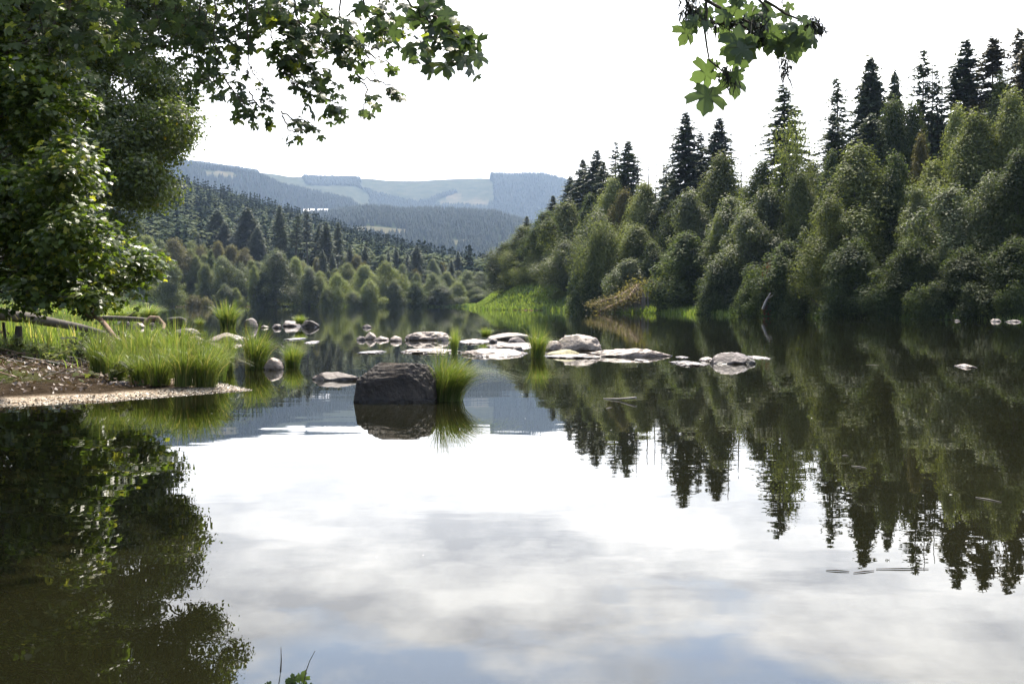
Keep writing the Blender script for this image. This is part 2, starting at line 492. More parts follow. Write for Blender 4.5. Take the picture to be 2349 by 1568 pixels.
GM = ground_mat()
terrain_mesh('ground', 0, iS, GM)
terrain_mesh('hills', iS, len(rr) - 1, GM)


def water_mat():
    m, nt, out = new_mat('river_water')
    ge = N_(nt, 'ShaderNodeNewGeometry')
    mp = N_(nt, 'ShaderNodeMapping'); mp.inputs['Scale'].default_value = (.55, 1.3, 1); nt.links.new(ge.outputs['Position'], mp.inputs[0])
    a = noise_(nt, mp.outputs[0], .8, 2, .5); b = noise_(nt, mp.outputs[0], 4.5, 2, .5)
    patch = ramp(nt, noise_(nt, mp.outputs[0], .09, 3), [(.40, (.15, .15, .15)), (.62, (1, 1, 1))])
    h = math_(nt, 'ADD', math_(nt, 'MULTIPLY', a, 1.0), math_(nt, 'MULTIPLY', math_(nt, 'MULTIPLY', b, .10), patch))
    bp = N_(nt, 'ShaderNodeBump'); bp.inputs['Strength'].default_value = 1.0; bp.inputs['Distance'].default_value = WAVE
    nt.links.new(h, bp.inputs['Height'])
    col = ramp(nt, noise_(nt, ge.outputs['Position'], .35, 5), [(.3, (.0050, .0052, .0022)), (.7, (.0092, .0088, .0038))])
    p = N_(nt, 'ShaderNodeBsdfPrincipled'); nt.links.new(col, p.inputs['Base Color'])
    p.inputs['Roughness'].default_value = .0; p.inputs['IOR'].default_value = 1.40
    nt.links.new(bp.outputs[0], p.inputs['Normal'])
    nt.links.new(p.outputs[0], out.inputs[0]); return m


WAVE = .0031
g = np.linspace(0, 2 * np.pi, 96, endpoint=False)
wv = np.vstack([[[0, 200, 0]], np.stack([np.sin(g) * 620, 200 + np.cos(g) * 620, g * 0], -1)])
me = make_mesh('water', wv, np.array([(0, 1 + (i + 1) % 96, 1 + i) for i in range(96)]), water_mat())
tagit(obj('water', me), kind='structure')


# ------------------------------------------------------------------ tree kinds
def wiggle(p0, p1, n, amp, rg):
    p0, p1 = np.array(p0, float), np.array(p1, float)
    t = np.linspace(0, 1, n)[:, None]; P = p0 + (p1 - p0) * t
    P += rg.normal(size=P.shape) * amp * np.sin(np.pi * t)
    return P


def lobe_leaves(c, lr, n, rg, flat=.75, inner=.72):
    d = unit(rg.normal(size=(n, 3)) + np.array([0, 0, .35]))
    rad = lr * rg.uniform(inner, 1.06, n)[:, None]
    P = c + d * rad * np.array([1, 1, flat])
    Nn = unit(d * .95 + np.array([0, 0, .55]) + rg.normal(size=(n, 3)) * .33)
    return P, Nn


def broadleaf(seed, H, r, prof, nl, per, leaf, mat, aspect=.65, base=.08, rag=.18):
    rg = np.random.default_rng(seed); ph = rg.uniform(0, 6.28, 6)
    tr = MB(); top = (rg.normal() * .3, rg.normal() * .3, H * .82)
    tr.tube(wiggle((0, 0, -.4), top, 9, .18, rg), np.linspace(.022 * H, .03, 9), 8)
    PP, NN, TT = [], [], []
    ts = np.linspace(base, .97, nl)
    for k, t in enumerate(ts):
        rad = r * max(.08, np.interp(t, [p[0] for p in prof], [p[1] for p in prof]))
        az = k * 2.399 + rg.normal() * .4
        rad *= 1 + rag * (math.sin(2 * az + 5 * t + ph[0]) + .8 * math.sin(3 * az - 9 * t + ph[1]) + .6 * math.sin(az + 14 * t + ph[2]))
        if rag > .3 and rg.random() < .12: continue
        q = rg.uniform(.45, .92) if k % 4 else rg.uniform(0, .4)
        lr = r * (.20 + .34 * rg.random() ** 1.2) * (1.0 if t < .8 else .75)
        q = max(0, min(q, (rad - lr * .6) / max(rad, .01)))
        c = np.array([math.cos(az) * rad * q, math.sin(az) * rad * q, t * H])
        if k % 3 == 0:
            z0 = max(.2 * H * t, t * H - rad * .6)
            tr.tube(wiggle((0, 0, z0), c, 5, .15, rg), np.linspace(.008 * H, .02, 5), 5, False)
        n = int(per * (lr / (r * .33)) ** 2)
        P, Nn = lobe_leaves(c, lr * .85, n, rg, 1.35)
        P += rg.normal(size=P.shape) * lr * .13; P[:, 2] -= lr * .25 * rg.random(n) ** 2
        PP.append(P); NN.append(Nn); TT.append(np.clip(rg.normal(.5, .22) + rg.normal(size=n) * .22, 0, 1))
        m = n // 4                                   # loose outer sprays break the outline
        P2, N2 = lobe_leaves(c, lr * 1.1, m, rg, 1.4, .86)
        PP.append(P2); NN.append(N2); TT.append(rg.random(m))
    P = np.concatenate(PP); Nn = np.concatenate(NN); T = np.concatenate(TT)
    P[:, 2] = np.maximum(P[:, 2], .15)
    V, Fq = leaf_quads(P, Nn, leaf * rg.uniform(.6, 1.3, len(P)), aspect, rg)
    return dict(H=H, W=2 * r, trunk=tr.mesh('trunk', M['bark'], True), crown=make_mesh('crown', V, Fq, mat, T))


def conifer(seed, H, L, t0=.38, levels=46, nb=8, power=.68, droop=.32, gaps=.0, mat='con', spray=1.1):
    rg = np.random.default_rng(seed)
    tr = MB(); lean = rg.normal(size=2) * .15
    zs = np.linspace(0, 1, 10)
    tr.tube(np.stack([zs ** 2 * lean[0], zs ** 2 * lean[1], zs * H - .3 * (zs == 0)], -1), np.linspace(.013 * H, .015, 10), 7)
    Pc, Nc, Tc, Sc, Tt = [], [], [], [], []
    for i in range(levels):
        t = t0 + (1 - t0) * (i / levels) ** .92
        if rg.random() < gaps: continue
        z = t * H; LL = L * ((1 - t) / (1 - t0)) ** power * rg.uniform(.75, 1.12) + .12
        for b in range(nb):
            if rg.random() < .1 + gaps * .5: continue
            az = b * 2 * np.pi / nb + i * 1.1 + rg.normal() * .25
            l = LL * rg.uniform(.55, 1.2); n = max(2, int(l / .42)); zj = rg.normal() * .22; dr2 = droop * rg.uniform(.5, 1.4)
            s = np.linspace(.12, 1, n)
            dirv = np.array([math.cos(az), math.sin(az)])
            dz = zj - dr2 * l * s ** 1.6 + .12 * l * s
            P = np.stack([dirv[0] * l * s + lean[0] * t * t, dirv[1] * l * s + lean[1] * t * t, z + dz], -1)
            sp = spray * (.55 + .6 * (1 - s)) * min(1.0, .38 + l / 2.6)
            for side in (-1, 0, 1):
                a2 = az + side * rg.uniform(.6, 1.0)
                T = np.stack([np.cos(a2) * np.ones(n), np.sin(a2) * np.ones(n), -droop * 1.2 * s - .15 + rg.normal(size=n) * .15], -1)
                Pc.append(P + T * sp[:, None] * .4); Tc.append(T)
                Nc.append(np.stack([rg.normal(size=n) * .35, rg.normal(size=n) * .35, np.ones(n)], -1)); Sc.append(sp * rg.uniform(.8, 1.25, n))
                Tt.append(np.clip(rg.normal(.5, .2) + rg.normal(size=n) * .2, 0, 1))
    P = np.concatenate(Pc)
    V, Fq = leaf_quads(P, np.concatenate(Nc), np.concatenate(Sc), .42, rg, np.concatenate(Tc), .1)
    return dict(H=H, W=2 * L, trunk=tr.mesh('trunk', M['bark'], True), crown=make_mesh('crown', V, Fq, M[mat], np.concatenate(Tt)))


def snag(seed, H):
    rg = np.random.default_rng(seed); tr = MB(); br = tr
    P = wiggle((0, 0, -.3), (rg.normal() * .3, rg.normal() * .3, H), 8, .08, rg)
    tr.tube(P, np.linspace(.014 * H, .07, 8), 6)
    for i in range(26):
        t = rg.uniform(.25, .97); az = rg.uniform(0, 6.28); l = (1 - t) * 1.6 + rg.uniform(.2, .7)
        p = np.array([np.interp(t, np.linspace(0, 1, 8), P[:, k]) for k in range(3)])
        br.tube([p, p + np.array([math.cos(az) * l, math.sin(az) * l, rg.uniform(-.3, .25) * l])], [.045, .02], 4)
    return dict(H=H, W=2.5, trunk=tr.mesh('trunk', M['bark'], True))


ROUND = [(0, .55), (.15, .85), (.4, 1.0), (.65, .88), (.85, .58), (1, .12)]
TALL = [(0, .7), (.15, .95), (.38, 1.0), (.62, .78), (.84, .46), (1, .08)]
DOME = [(0, .8), (.3, 1.0), (.6, .92), (.8, .7), (.95, .4), (1, .2)]
SPREAD = [(0, .3), (.3, .6), (.55, .95), (.75, 1), (.9, .7), (1, .25)]
KIND = {
    'round': broadleaf(11, 16, 5.2, ROUND, 50, 330, .34, M['olive'], rag=.30),
    'tall': broadleaf(12, 22, 5.0, TALL, 66, 320, .34, M['grey'], rag=.32),
    'dome': broadleaf(13, 13, 5.6, DOME, 46, 340, .34, M['olive'], rag=.28),
    'tall2': broadleaf(14, 21, 4.6, TALL, 62, 330, .34, M['grey'], rag=.40),
    'slim': broadleaf(15, 18, 3.3, TALL, 40, 320, .32, M['dark']),
    'lacy': broadleaf(16, 15, 4.8, SPREAD, 34, 150, .30, M['olive'], base=.3),
    'ragged': broadleaf(18, 15, 5.0, [(0, .8), (.25, 1), (.5, .8), (.75, .6), (1, .15)], 54, 330, .36, M['dark'], base=.03, rag=.36),
    'ragged2': broadleaf(19, 15, 4.6, [(0, .9), (.3, .85), (.55, 1), (.8, .55), (1, .1)], 54, 320, .40, M['dark'], base=.03, rag=.42),
    'shrub': broadleaf(17, 4, 3.4, DOME, 26, 300, .30, M['dark'], base=.12, rag=.3),
    'con': conifer(21, 28, 4.4),
    'con2': conifer(22, 26, 3.8, .40, 40, 7, .7, .30, .08),
    'con_dense': conifer(23, 24, 5.2, .34, 46, 10, .62, .42, 0, 'con', 1.25),
    'con_thin': conifer(24, 28, 3.2, .48, 34, 6, .66, .30, .16, 'con', 1.0),
    'con_brown': conifer(25, 28, 4.2, .36, 44, 8, .56, .36, .06, 'con_brown'),
    'snag': snag(31, 22), 'snag2': snag(32, 18),
}


def plant(kind, x, ytop, D, label, cat='tree', name=None, tone=None, width=None, group=None, rz=None, hmin=1.5):
    k = KIND[kind]
    a, b = ray(x, ytop); X = a * D; zt = CAMZ + b * D
    z0 = tz(X, D) - .1
    h = max(hmin, zt - z0)
    sz = h / k['H'] / (.99 if 'con' in kind else 1.02); sx = sz if width is None else width * mpp(D) / k['W']
    if width is None: sx = sz * random.uniform(.9, 1.1)
    return plant_at(kind, X, D, z0, sx, sz, label, cat, name, tone, group, rz)


NAMES = {'con': 'conifer', 'con2': 'conifer', 'con_dense': 'conifer', 'con_thin': 'conifer', 'con_brown': 'conifer', 'snag': 'dead_tree', 'snag2': 'dead_tree', 'shrub': 'shrub', 'lacy': 'broadleaf_tree'}


def plant_at(kind, X, Y, z0, sx, sz, label, cat='tree', name=None, tone=None, group=None, rz=None):
    k = KIND[kind]
    if set(k) == {'H', 'W', 'trunk'}:
        t = obj(name or NAMES.get(kind), k['trunk']); t.location = (X, Y, z0); t.rotation_euler = (0, 0, random.uniform(0, 6.28)); t.scale = (sx, sx, sz)
        return tagit(t, label, cat, group)
    t = empty(name or NAMES.get(kind, 'broadleaf_tree'), (X, Y, z0), random.uniform(0, 6.28) if rz is None else rz)
    t.scale = (sx, sx * random.uniform(.85, 1.15), sz); t.rotation_euler.x = random.gauss(0, .022); t.rotation_euler.y = random.gauss(0, .022)
    tagit(t, label, cat, group)
    for part in ('trunk', 'crown', 'branches'):
        if part in k:
            o = obj(part, k[part], t)
            if tone and part == 'crown':
                o.material_slots[0].link = 'OBJECT'; o.material_slots[0].material = M[tone]
    return t

# ------------------------------------------------------------------ right bank: conifers on the skyline
GC = 'conifers rising above the right bank woods'
for kind, x, y, D, w, lab in [
    ('con', 1210, 496, 300, 34, 'small conifer tip at the far downstream end of the right bank woods'),
    ('con', 1271, 449, 275, 40, 'short dark conifer second up the stepped skyline beside the hazy hill'),
    ('con', 1308, 404, 262, 52, 'bushy dark conifer third up the stepped skyline of the right bank'),
    ('con', 1340, 366, 238, 52, 'dark conifer leaning against the taller narrow spire to its right'),
    ('con', 1361, 345, 232, 56, 'tall narrow dark conifer spire, first high one from the hazy hill'),
    ('con_thin', 1414, 327, 222, 44, 'see-through thin conifer standing left of a fuller twin conifer'),
    ('con', 1441, 321, 215, 70, 'full spired conifer right beside the group of bare dead poles'),
    ('con', 1391, 372, 226, 48, 'low conifer filling the gap under the thin see-through conifer'),
    ('con', 1576, 258, 188, 88, 'tall broad conifer standing left of a lower one under the maple leaf'),
    ('con2', 1608, 300, 186, 56, 'lower conifer squeezed between two tall ones below the hanging maple leaf'),
    ('con', 1640, 272, 182, 84, 'tall conifer with rounded bushy right side just left of a dead pole'),
    ('con2', 1536, 378, 196, 60, 'dark blunt conifer on the left shoulder of the tall broad conifer'),
    ('con2', 1808, 191, 152, 108, 'tall spire with wide tiered branches behind the lacy round tree'),
    ('con_thin', 1932, 178, 146, 74, 'conifer with a bare upper trunk and sparse tiered arms'),
    ('con_dense', 2007, 133, 142, 86, 'densest darkest conifer, a solid blunt cone on the skyline'),
    ('con_dense', 2061, 160, 140, 56, 'small solid dark cone right beside the densest conifer'),
    ('con_thin', 2118, 110, 138, 72, 'lacy pale conifer showing sky through its branches, left of two poles'),
    ('con_thin', 2160, 158, 136, 46, 'short ragged conifer among the two bare poles'),
    ('con', 2214, 92, 134, 92, 'tall full conifer with a sharp leader, right of the bare poles'),
    ('con_brown', 2278, 83, 130, 96, 'brownish conifer with a broad rounded top near the right edge'),
    ('con_brown', 2338, 102, 128, 84, 'brownish sparse conifer at the extreme right edge of the skyline'),
    ('con_brown', 2352, 62, 135, 70, 'tallest brown conifer, cut off by the right edge of the picture'),
    ('con2', 1925, 255, 140, 70, 'dark narrow conifer standing below the bare-trunked sparse conifer'),
    ('con_dense', 1990, 265, 134, 90, 'shaded conifer hidden low behind the dark double-topped tree'),
]:
    plant(kind, x, y, D, lab, group=GC, width=w * (1.75 if D < 200 else 2.0))
GS = 'bare dead poles on the right bank skyline'
for i, (x, y, D, lab) in enumerate([
    (1467, 322, 214, 'tallest bare pole next to the full spired conifer'), (1489, 345, 212, 'bare pole second from the full spired conifer'),
    (1503, 346, 216, 'bare pole in the middle of the dead group'), (1524, 338, 210, 'bare pole at the right end of the dead group'),
    (1679, 268, 184, 'lone bare pole right of the rounded bushy conifer'), (1701, 328, 182, 'short faint bare pole beside the lone tall pole'),
    (2143, 113, 137, 'tall bare pole right beside the lacy pale conifer'), (2161, 138, 137, 'shorter bare pole carrying a ragged conifer top')]):
    plant('snag' if i % 2 else 'snag2', x, y, D, lab, group=GS, width=26)

# ------------------------------------------------------------------ right bank: broadleaf trees
GB = 'broadleaf trees lining the right bank'
for kind, tone, x, y, D, w, lab in [
    ('tall2', 'grey', 1159, 556, 262, 84, 'round grey-green tree at the downstream tip of the right bank woods'),
    ('tall', 'olive', 1196, 520, 252, 90, 'second broad tree from the downstream tip of the right bank woods'),
    ('tall', 'dark', 1250, 486, 240, 100, 'shaded tall tree under the short dark stepped conifers'),
    ('round', 'olive', 1225, 590, 236, 84, 'low rounded tree at the foot of the downstream tip woods'),
    ('tall2', 'olive', 1300, 470, 226, 100, 'tall olive tree below the bushy stepped conifer'),
    ('round', 'grey', 1296, 560, 215, 100, 'mid-height grey-green tree above the bramble mounds'),
    ('slim', 'dark', 1352, 440, 218, 80, 'slim dark tree directly under the narrow conifer spire'),
    ('tall', 'yellow', 1398, 412, 212, 96, 'pale topped tree below the thin see-through conifer'),
    ('round', 'grey', 1376, 498, 190, 100, 'rounded grey tree standing above the arching low tree'),
    ('dome', 'olive', 1366, 524, 178, 108, 'low arching dome-shaped tree with a curved pale top edge'),
    ('tall2', 'brown', 1432, 442, 205, 66, 'russet-tinged tree crown between green crowns below the dead poles'),
    ('tall', 'yellow', 1478, 422, 196, 110, 'yellow-green tree right below the dead pole group'),
    ('tall', 'olive', 1462, 520, 172, 116, 'large olive tree left of the fallen russet tree'),
    ('round', 'grey', 1440, 598, 166, 92, 'small bright leafy tree overhanging the fallen russet tree'),
    ('slim', 'dark', 1524, 432, 190, 76, 'dark slim tree under the blunt conifer'),
    ('tall', 'dark', 1560, 460, 176, 90, 'dark mid-bank tree between the olive tree and the long leaning crown'),
    ('tall', 'olive', 1640, 358, 166, 130, 'tall crown rising like a shoulder below the rounded bushy conifer'),
    ('tall', 'grey', 1590, 440, 160, 110, 'grey-green tree forming the left slope of the shoulder-shaped crown'),
    ('round', 'dark', 1578, 540, 150, 130, 'dark wide tree in shade behind the fallen russet tree'),
    ('tall2', 'grey', 1668, 460, 150, 104, 'silvery tree with bright leaves in the middle of the bank'),
    ('round', 'yellow', 1652, 505, 148, 46, 'small yellow-green bush-like crown caught between silvery trees'),
    ('tall', 'olive', 1744, 376, 152, 130, 'olive tree on the ridge left of the lacy round tree'),
    ('lacy', None, 1838, 268, 142, 116, 'lacy round tree with sky showing through, in front of the tiered spire'),
    ('tall2', 'grey', 1760, 440, 140, 124, 'grey-green tree with drooping sprays below the ridge tree'),
    ('round', 'grey', 1712, 500, 136, 120, 'silver-leaved low tree overhanging the bank near the leaning dead pole'),
    ('tall', 'olive', 1836, 400, 136, 110, 'mid-slope tree below the lacy round tree'),
    ('slim', 'dark', 1904, 340, 134, 80, 'dark slender tree under the sparse bare-trunked conifer'),
    ('tall', 'olive', 1964, 338, 118, 172, 'largest sunlit olive tree, its left side glowing down to mid bank'),
    ('round', 'olive', 1900, 470, 112, 140, 'lower left skirt tree leaning out from the largest sunlit tree'),
    ('tall', 'dark', 2036, 236, 132, 110, 'dark twin-topped tree, left crown, above the largest sunlit tree'),
    ('tall', 'dark', 2092, 240, 130, 92, 'dark twin-topped tree, right crown, below the lacy pale conifer'),
    ('tall2', 'dark', 2060, 360, 116, 90, 'deeply shaded tree in the gap right of the largest sunlit tree'),
    ('tall', 'yellow', 2140, 372, 116, 120, 'yellow-green tree left of the tall bright crown near the right edge'),
    ('tall2', 'grey', 2106, 430, 108, 110, 'silvery tree in front of the yellow-green one near the right edge'),
    ('tall', 'olive', 2232, 260, 112, 150, 'tall bright crown below the sharp-leader conifer'),
    ('tall2', 'grey', 2180, 440, 102, 140, 'silver-leaved tree hanging low in front of the tall bright crown'),
    ('tall', 'yellow', 2322, 214, 112, 120, 'bright topped tree below the brownish conifers at the right edge'),
    ('round', 'grey', 2270, 420, 98, 130, 'mid-height grey-green tree inside the right edge shade'),
    ('tall', 'dark', 2330, 350, 96, 150, 'dark big-leaved tree at the right edge, half out of the picture'),
    ('tall', 'yellow', 2190, 250, 126, 90, 'small yellow-green crown under the bare poles and full conifer'),
    ('tall2', 'brown', 2120, 318, 124, 60, 'tan-tinged crown between the dark twin top and the bright crown'),
    ('tall', 'olive', 2290, 180, 128, 96, 'leafy crown filling the space under the rounded brownish conifer'),
    ('round', 'dark', 1660, 590, 136, 110, 'low shaded tree left of the silver-leaved low tree'),  # dark tone on these low trees paints in the shade near the water
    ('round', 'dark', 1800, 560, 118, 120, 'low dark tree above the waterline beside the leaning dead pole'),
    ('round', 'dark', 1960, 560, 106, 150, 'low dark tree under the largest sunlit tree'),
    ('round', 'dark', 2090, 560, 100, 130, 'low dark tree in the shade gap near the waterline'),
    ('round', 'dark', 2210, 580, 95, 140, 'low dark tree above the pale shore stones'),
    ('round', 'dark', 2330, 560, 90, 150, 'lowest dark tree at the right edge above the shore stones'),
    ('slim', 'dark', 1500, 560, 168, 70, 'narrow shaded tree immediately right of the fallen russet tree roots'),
]:
    if y > 535 and D < 170: kind = 'ragged' if int(x) % 3 else 'ragged2'
    elif int(x) % 4 == 0 and kind == 'tall2': kind = 'ragged2'
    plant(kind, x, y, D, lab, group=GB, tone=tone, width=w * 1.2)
rf = random.Random(5)
for i in range(46):       # the wood goes on up the slope behind: nothing tells these apart
    t = i / 45
    x = 1240 + t * 1180 + rf.uniform(-20, 20); D = np.interp(x, [1200, 1500, 1900, 2400], [285, 225, 165, 140]) + rf.uniform(-6, 16)
    X = ray(x, 500)[0] * D; z0 = tz(X, D); ytop = np.interp(x, [1200, 1300, 1430, 1560, 1700, 1900, 2050, 2200, 2400], [545, 470, 430, 400, 392, 330, 280, 260, 215]) + rf.uniform(0, 60)
    plant(rf.choice(['tall', 'tall2', 'round']), x, ytop, D, 'broadleaf crown packed in among the trees behind the front row of the right bank', group='crowded trees behind the front row of the right bank', tone=rf.choice(['dark', 'olive', 'dark']), width=rf.uniform(90, 130))

GH = 'shrubs along the right bank waterline'  # dark tone puts the waterline shade into these shrubs' leaf colour
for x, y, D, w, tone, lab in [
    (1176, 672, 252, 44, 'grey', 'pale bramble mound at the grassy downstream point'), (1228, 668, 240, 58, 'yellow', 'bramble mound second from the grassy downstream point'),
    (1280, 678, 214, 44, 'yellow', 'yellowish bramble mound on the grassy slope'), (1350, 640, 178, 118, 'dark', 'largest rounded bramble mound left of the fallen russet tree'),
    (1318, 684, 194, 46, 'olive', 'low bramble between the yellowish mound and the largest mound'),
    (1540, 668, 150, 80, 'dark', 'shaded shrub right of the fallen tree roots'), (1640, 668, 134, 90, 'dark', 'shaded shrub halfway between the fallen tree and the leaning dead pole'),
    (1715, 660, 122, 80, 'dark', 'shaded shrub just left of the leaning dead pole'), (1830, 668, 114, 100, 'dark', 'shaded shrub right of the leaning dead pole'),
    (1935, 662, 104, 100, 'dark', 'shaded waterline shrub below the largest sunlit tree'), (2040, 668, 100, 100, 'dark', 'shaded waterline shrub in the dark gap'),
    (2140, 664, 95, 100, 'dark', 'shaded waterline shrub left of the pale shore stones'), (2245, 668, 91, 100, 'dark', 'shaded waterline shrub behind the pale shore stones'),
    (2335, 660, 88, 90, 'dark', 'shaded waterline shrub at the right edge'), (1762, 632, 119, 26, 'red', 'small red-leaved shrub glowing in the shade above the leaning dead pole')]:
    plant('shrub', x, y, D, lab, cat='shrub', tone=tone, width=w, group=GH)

# fallen tree with hanging roots
ft = tagit(empty('fallen_tree', gp(1462, 718, .3)), 'russet fallen tree lying down the bank with pale hanging roots', 'fallen tree')
O = ft.location; rg = np.random.default_rng(3)
def rel(x, y, D): return np.array(pt(x, y, D) - O)
b1 = [rel(1460, 656, 160), rel(1420, 680, 157), rel(1355, 697, 155)]; b2 = [rel(1462, 660, 158), rel(1440, 684, 155), rel(1372, 714, 154)]
tb = MB(); tb.tube(b1, [.35, .25, .08]); tb.tube(b2, [.4, .28, .1]); tb.tube([rel(1462, 652, 161), rel(1480, 712, 162)], [.4, .5])
obj('trunk', tb.mesh('trunk', M['bark_red'], True), ft)
P = []
for b in (b1, b2):
    b = np.array(b); s = rg.random(1500) * 2; i = np.minimum(s.astype(int), 1); f = (s - i)[:, None]
    P.append(b[i] * (1 - f) + b[i + 1] * f + rg.normal(size=(1500, 3)) * np.array([.7, .7, .42]) + np.array([0, 0, -.3]))
P = np.concatenate(P); V, Fq = leaf_quads(P, rg.normal(size=P.shape) + [0, 0, .8], rg.uniform(.25, .5, len(P)), .5, rg)
obj('foliage', make_mesh('foliage', V, Fq, M['straw'], rg.random(len(P))), ft)
P = rel(1468, 660, 159) + rg.normal(size=(700, 3)) * np.array([1.6, 1, .9]); V, Fq = leaf_quads(P, rg.normal(size=P.shape), rg.uniform(.25, .5, 700), .5, rg)
obj('dead_leaves', make_mesh('dead_leaves', V, Fq, M['brown'], rg.random(700)), ft)
rb = MB()
for i in range(46):
    x = rg.uniform(1432, 1488); rb.tube([rel(x, 668 + rg.uniform(0, 14), 157 + rg.uniform(-1, 1)), rel(x + rg.normal() * 4, 712 + rg.uniform(-8, 4), 156.5)], [.06, .03], 4)
obj('roots', rb.mesh('roots', M['snag']), ft)

dp = MB(); a = pt(1750, 702, 112); O = a.copy(); b = pt(1767, 672, 111)
dp.tube([(0, 0, -.3), tuple((b - a) * .5), tuple(b - a)], [.16, .12, .06])
dp.tube([tuple((b - a) * .55), tuple((b - a) * .8 + Vector((.5, 0, .1)))], [.06, .02], 5)
o = obj('dead_pole', dp.mesh('dead_pole', M['snag'], True)); o.location = O; tagit(o, 'pale dead pole leaning on the shaded right bank above the water', 'dead pole')

# ------------------------------------------------------------------ far left bank
GF = 'conifers on the far bank'
def crop(cx, cy): return 321 + .4296 * cx, 348.7 + .4296 * cy
for kind, cx, cy, D, w, lab in [
    ('con_dense', 405, 305, 540, 58, 'broad dark conifer leftmost of the tall ones on the far bank'), ('con_dense', 455, 375, 530, 40, 'shorter conifer at the right foot of the leftmost broad one'),
    ('con_dense', 575, 298, 520, 66, 'broad dark conifer second of the tall far bank ones'), ('con_dense', 622, 400, 505, 46, 'lower conifer right of the second broad one on the far bank'),
    ('con', 750, 284, 500, 44, 'tall narrow conifer mid far bank, left of the sparse pair'), ('con_thin', 825, 325, 505, 44, 'sparse drooping conifer between the narrow one and the leaning one'),
    ('con_thin', 893, 302, 495, 40, 'tall conifer with a bushy top and bare lower trunk on the far bank'), ('con2', 945, 378, 500, 40, 'lower greyish conifer right of the bushy-topped one'),
    ('con', 995, 374, 480, 40, 'dark narrow conifer reaching down among the far bank broadleaves'), ('con', 1052, 374, 500, 36, 'rightmost of the tall cluster of far bank conifers'),
    ('con', 1475, 500, 470, 40, 'lone dark conifer standing apart over the far bank broadleaves'), ('con', 1695, 528, 560, 26, 'small hazy conifer right of the lone dark one'),
    ('con', 1575, 590, 500, 28, 'short conifer between the lone dark one and the hazy one')]:
    x, y = crop(cx, cy); plant(kind, x, y, D, lab, group=GF, width=w * 1.4)
GL = 'broadleaf trees along the far bank'  # yellow tone puts a sunlit look into these crowns' leaf colour
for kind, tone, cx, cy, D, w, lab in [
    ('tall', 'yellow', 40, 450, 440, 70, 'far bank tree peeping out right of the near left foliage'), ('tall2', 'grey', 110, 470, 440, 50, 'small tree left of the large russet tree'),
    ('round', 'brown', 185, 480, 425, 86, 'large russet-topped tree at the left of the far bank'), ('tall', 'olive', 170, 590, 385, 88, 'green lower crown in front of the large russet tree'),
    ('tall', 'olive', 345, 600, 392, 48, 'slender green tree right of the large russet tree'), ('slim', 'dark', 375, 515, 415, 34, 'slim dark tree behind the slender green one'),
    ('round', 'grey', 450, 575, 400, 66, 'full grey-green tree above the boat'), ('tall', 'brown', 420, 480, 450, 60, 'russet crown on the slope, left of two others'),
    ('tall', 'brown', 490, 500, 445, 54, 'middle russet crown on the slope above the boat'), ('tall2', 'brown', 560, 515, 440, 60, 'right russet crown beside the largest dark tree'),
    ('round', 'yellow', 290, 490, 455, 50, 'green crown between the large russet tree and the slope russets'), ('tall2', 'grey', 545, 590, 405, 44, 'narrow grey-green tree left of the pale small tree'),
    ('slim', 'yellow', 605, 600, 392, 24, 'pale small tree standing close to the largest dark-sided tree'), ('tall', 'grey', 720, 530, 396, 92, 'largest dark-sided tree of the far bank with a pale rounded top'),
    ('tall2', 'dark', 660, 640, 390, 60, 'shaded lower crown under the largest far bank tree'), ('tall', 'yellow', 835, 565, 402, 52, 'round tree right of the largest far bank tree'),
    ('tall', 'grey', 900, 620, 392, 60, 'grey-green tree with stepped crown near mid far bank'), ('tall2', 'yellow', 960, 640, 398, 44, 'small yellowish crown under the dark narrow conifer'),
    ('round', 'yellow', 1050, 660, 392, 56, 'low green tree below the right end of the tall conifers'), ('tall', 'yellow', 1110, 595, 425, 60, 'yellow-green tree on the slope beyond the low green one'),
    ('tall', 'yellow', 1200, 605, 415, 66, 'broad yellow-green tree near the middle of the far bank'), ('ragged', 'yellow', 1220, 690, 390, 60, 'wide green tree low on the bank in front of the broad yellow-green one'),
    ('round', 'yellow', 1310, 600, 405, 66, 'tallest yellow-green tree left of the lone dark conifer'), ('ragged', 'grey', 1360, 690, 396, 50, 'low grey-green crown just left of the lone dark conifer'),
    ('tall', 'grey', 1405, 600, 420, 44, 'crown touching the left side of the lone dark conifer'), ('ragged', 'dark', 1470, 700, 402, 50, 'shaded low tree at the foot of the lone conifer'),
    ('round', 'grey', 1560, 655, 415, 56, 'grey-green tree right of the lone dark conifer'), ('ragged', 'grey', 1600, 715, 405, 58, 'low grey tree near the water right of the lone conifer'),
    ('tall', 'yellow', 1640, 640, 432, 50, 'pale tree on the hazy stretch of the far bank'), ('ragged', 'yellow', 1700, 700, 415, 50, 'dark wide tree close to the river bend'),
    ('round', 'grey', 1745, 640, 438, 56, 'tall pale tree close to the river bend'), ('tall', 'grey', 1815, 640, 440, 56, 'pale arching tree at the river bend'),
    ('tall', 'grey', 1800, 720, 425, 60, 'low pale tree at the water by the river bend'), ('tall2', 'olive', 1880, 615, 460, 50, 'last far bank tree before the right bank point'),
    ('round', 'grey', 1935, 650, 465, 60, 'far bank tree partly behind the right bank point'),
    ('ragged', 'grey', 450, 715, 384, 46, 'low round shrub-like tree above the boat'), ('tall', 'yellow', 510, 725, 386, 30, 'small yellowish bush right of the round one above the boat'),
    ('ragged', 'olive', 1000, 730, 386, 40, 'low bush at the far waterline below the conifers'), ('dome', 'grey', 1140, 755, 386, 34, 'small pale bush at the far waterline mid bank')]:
    x, y = crop(cx, cy); plant(kind, x, y, D, lab, group=GL, tone=tone, width=w * random.uniform(1.0, 1.25))
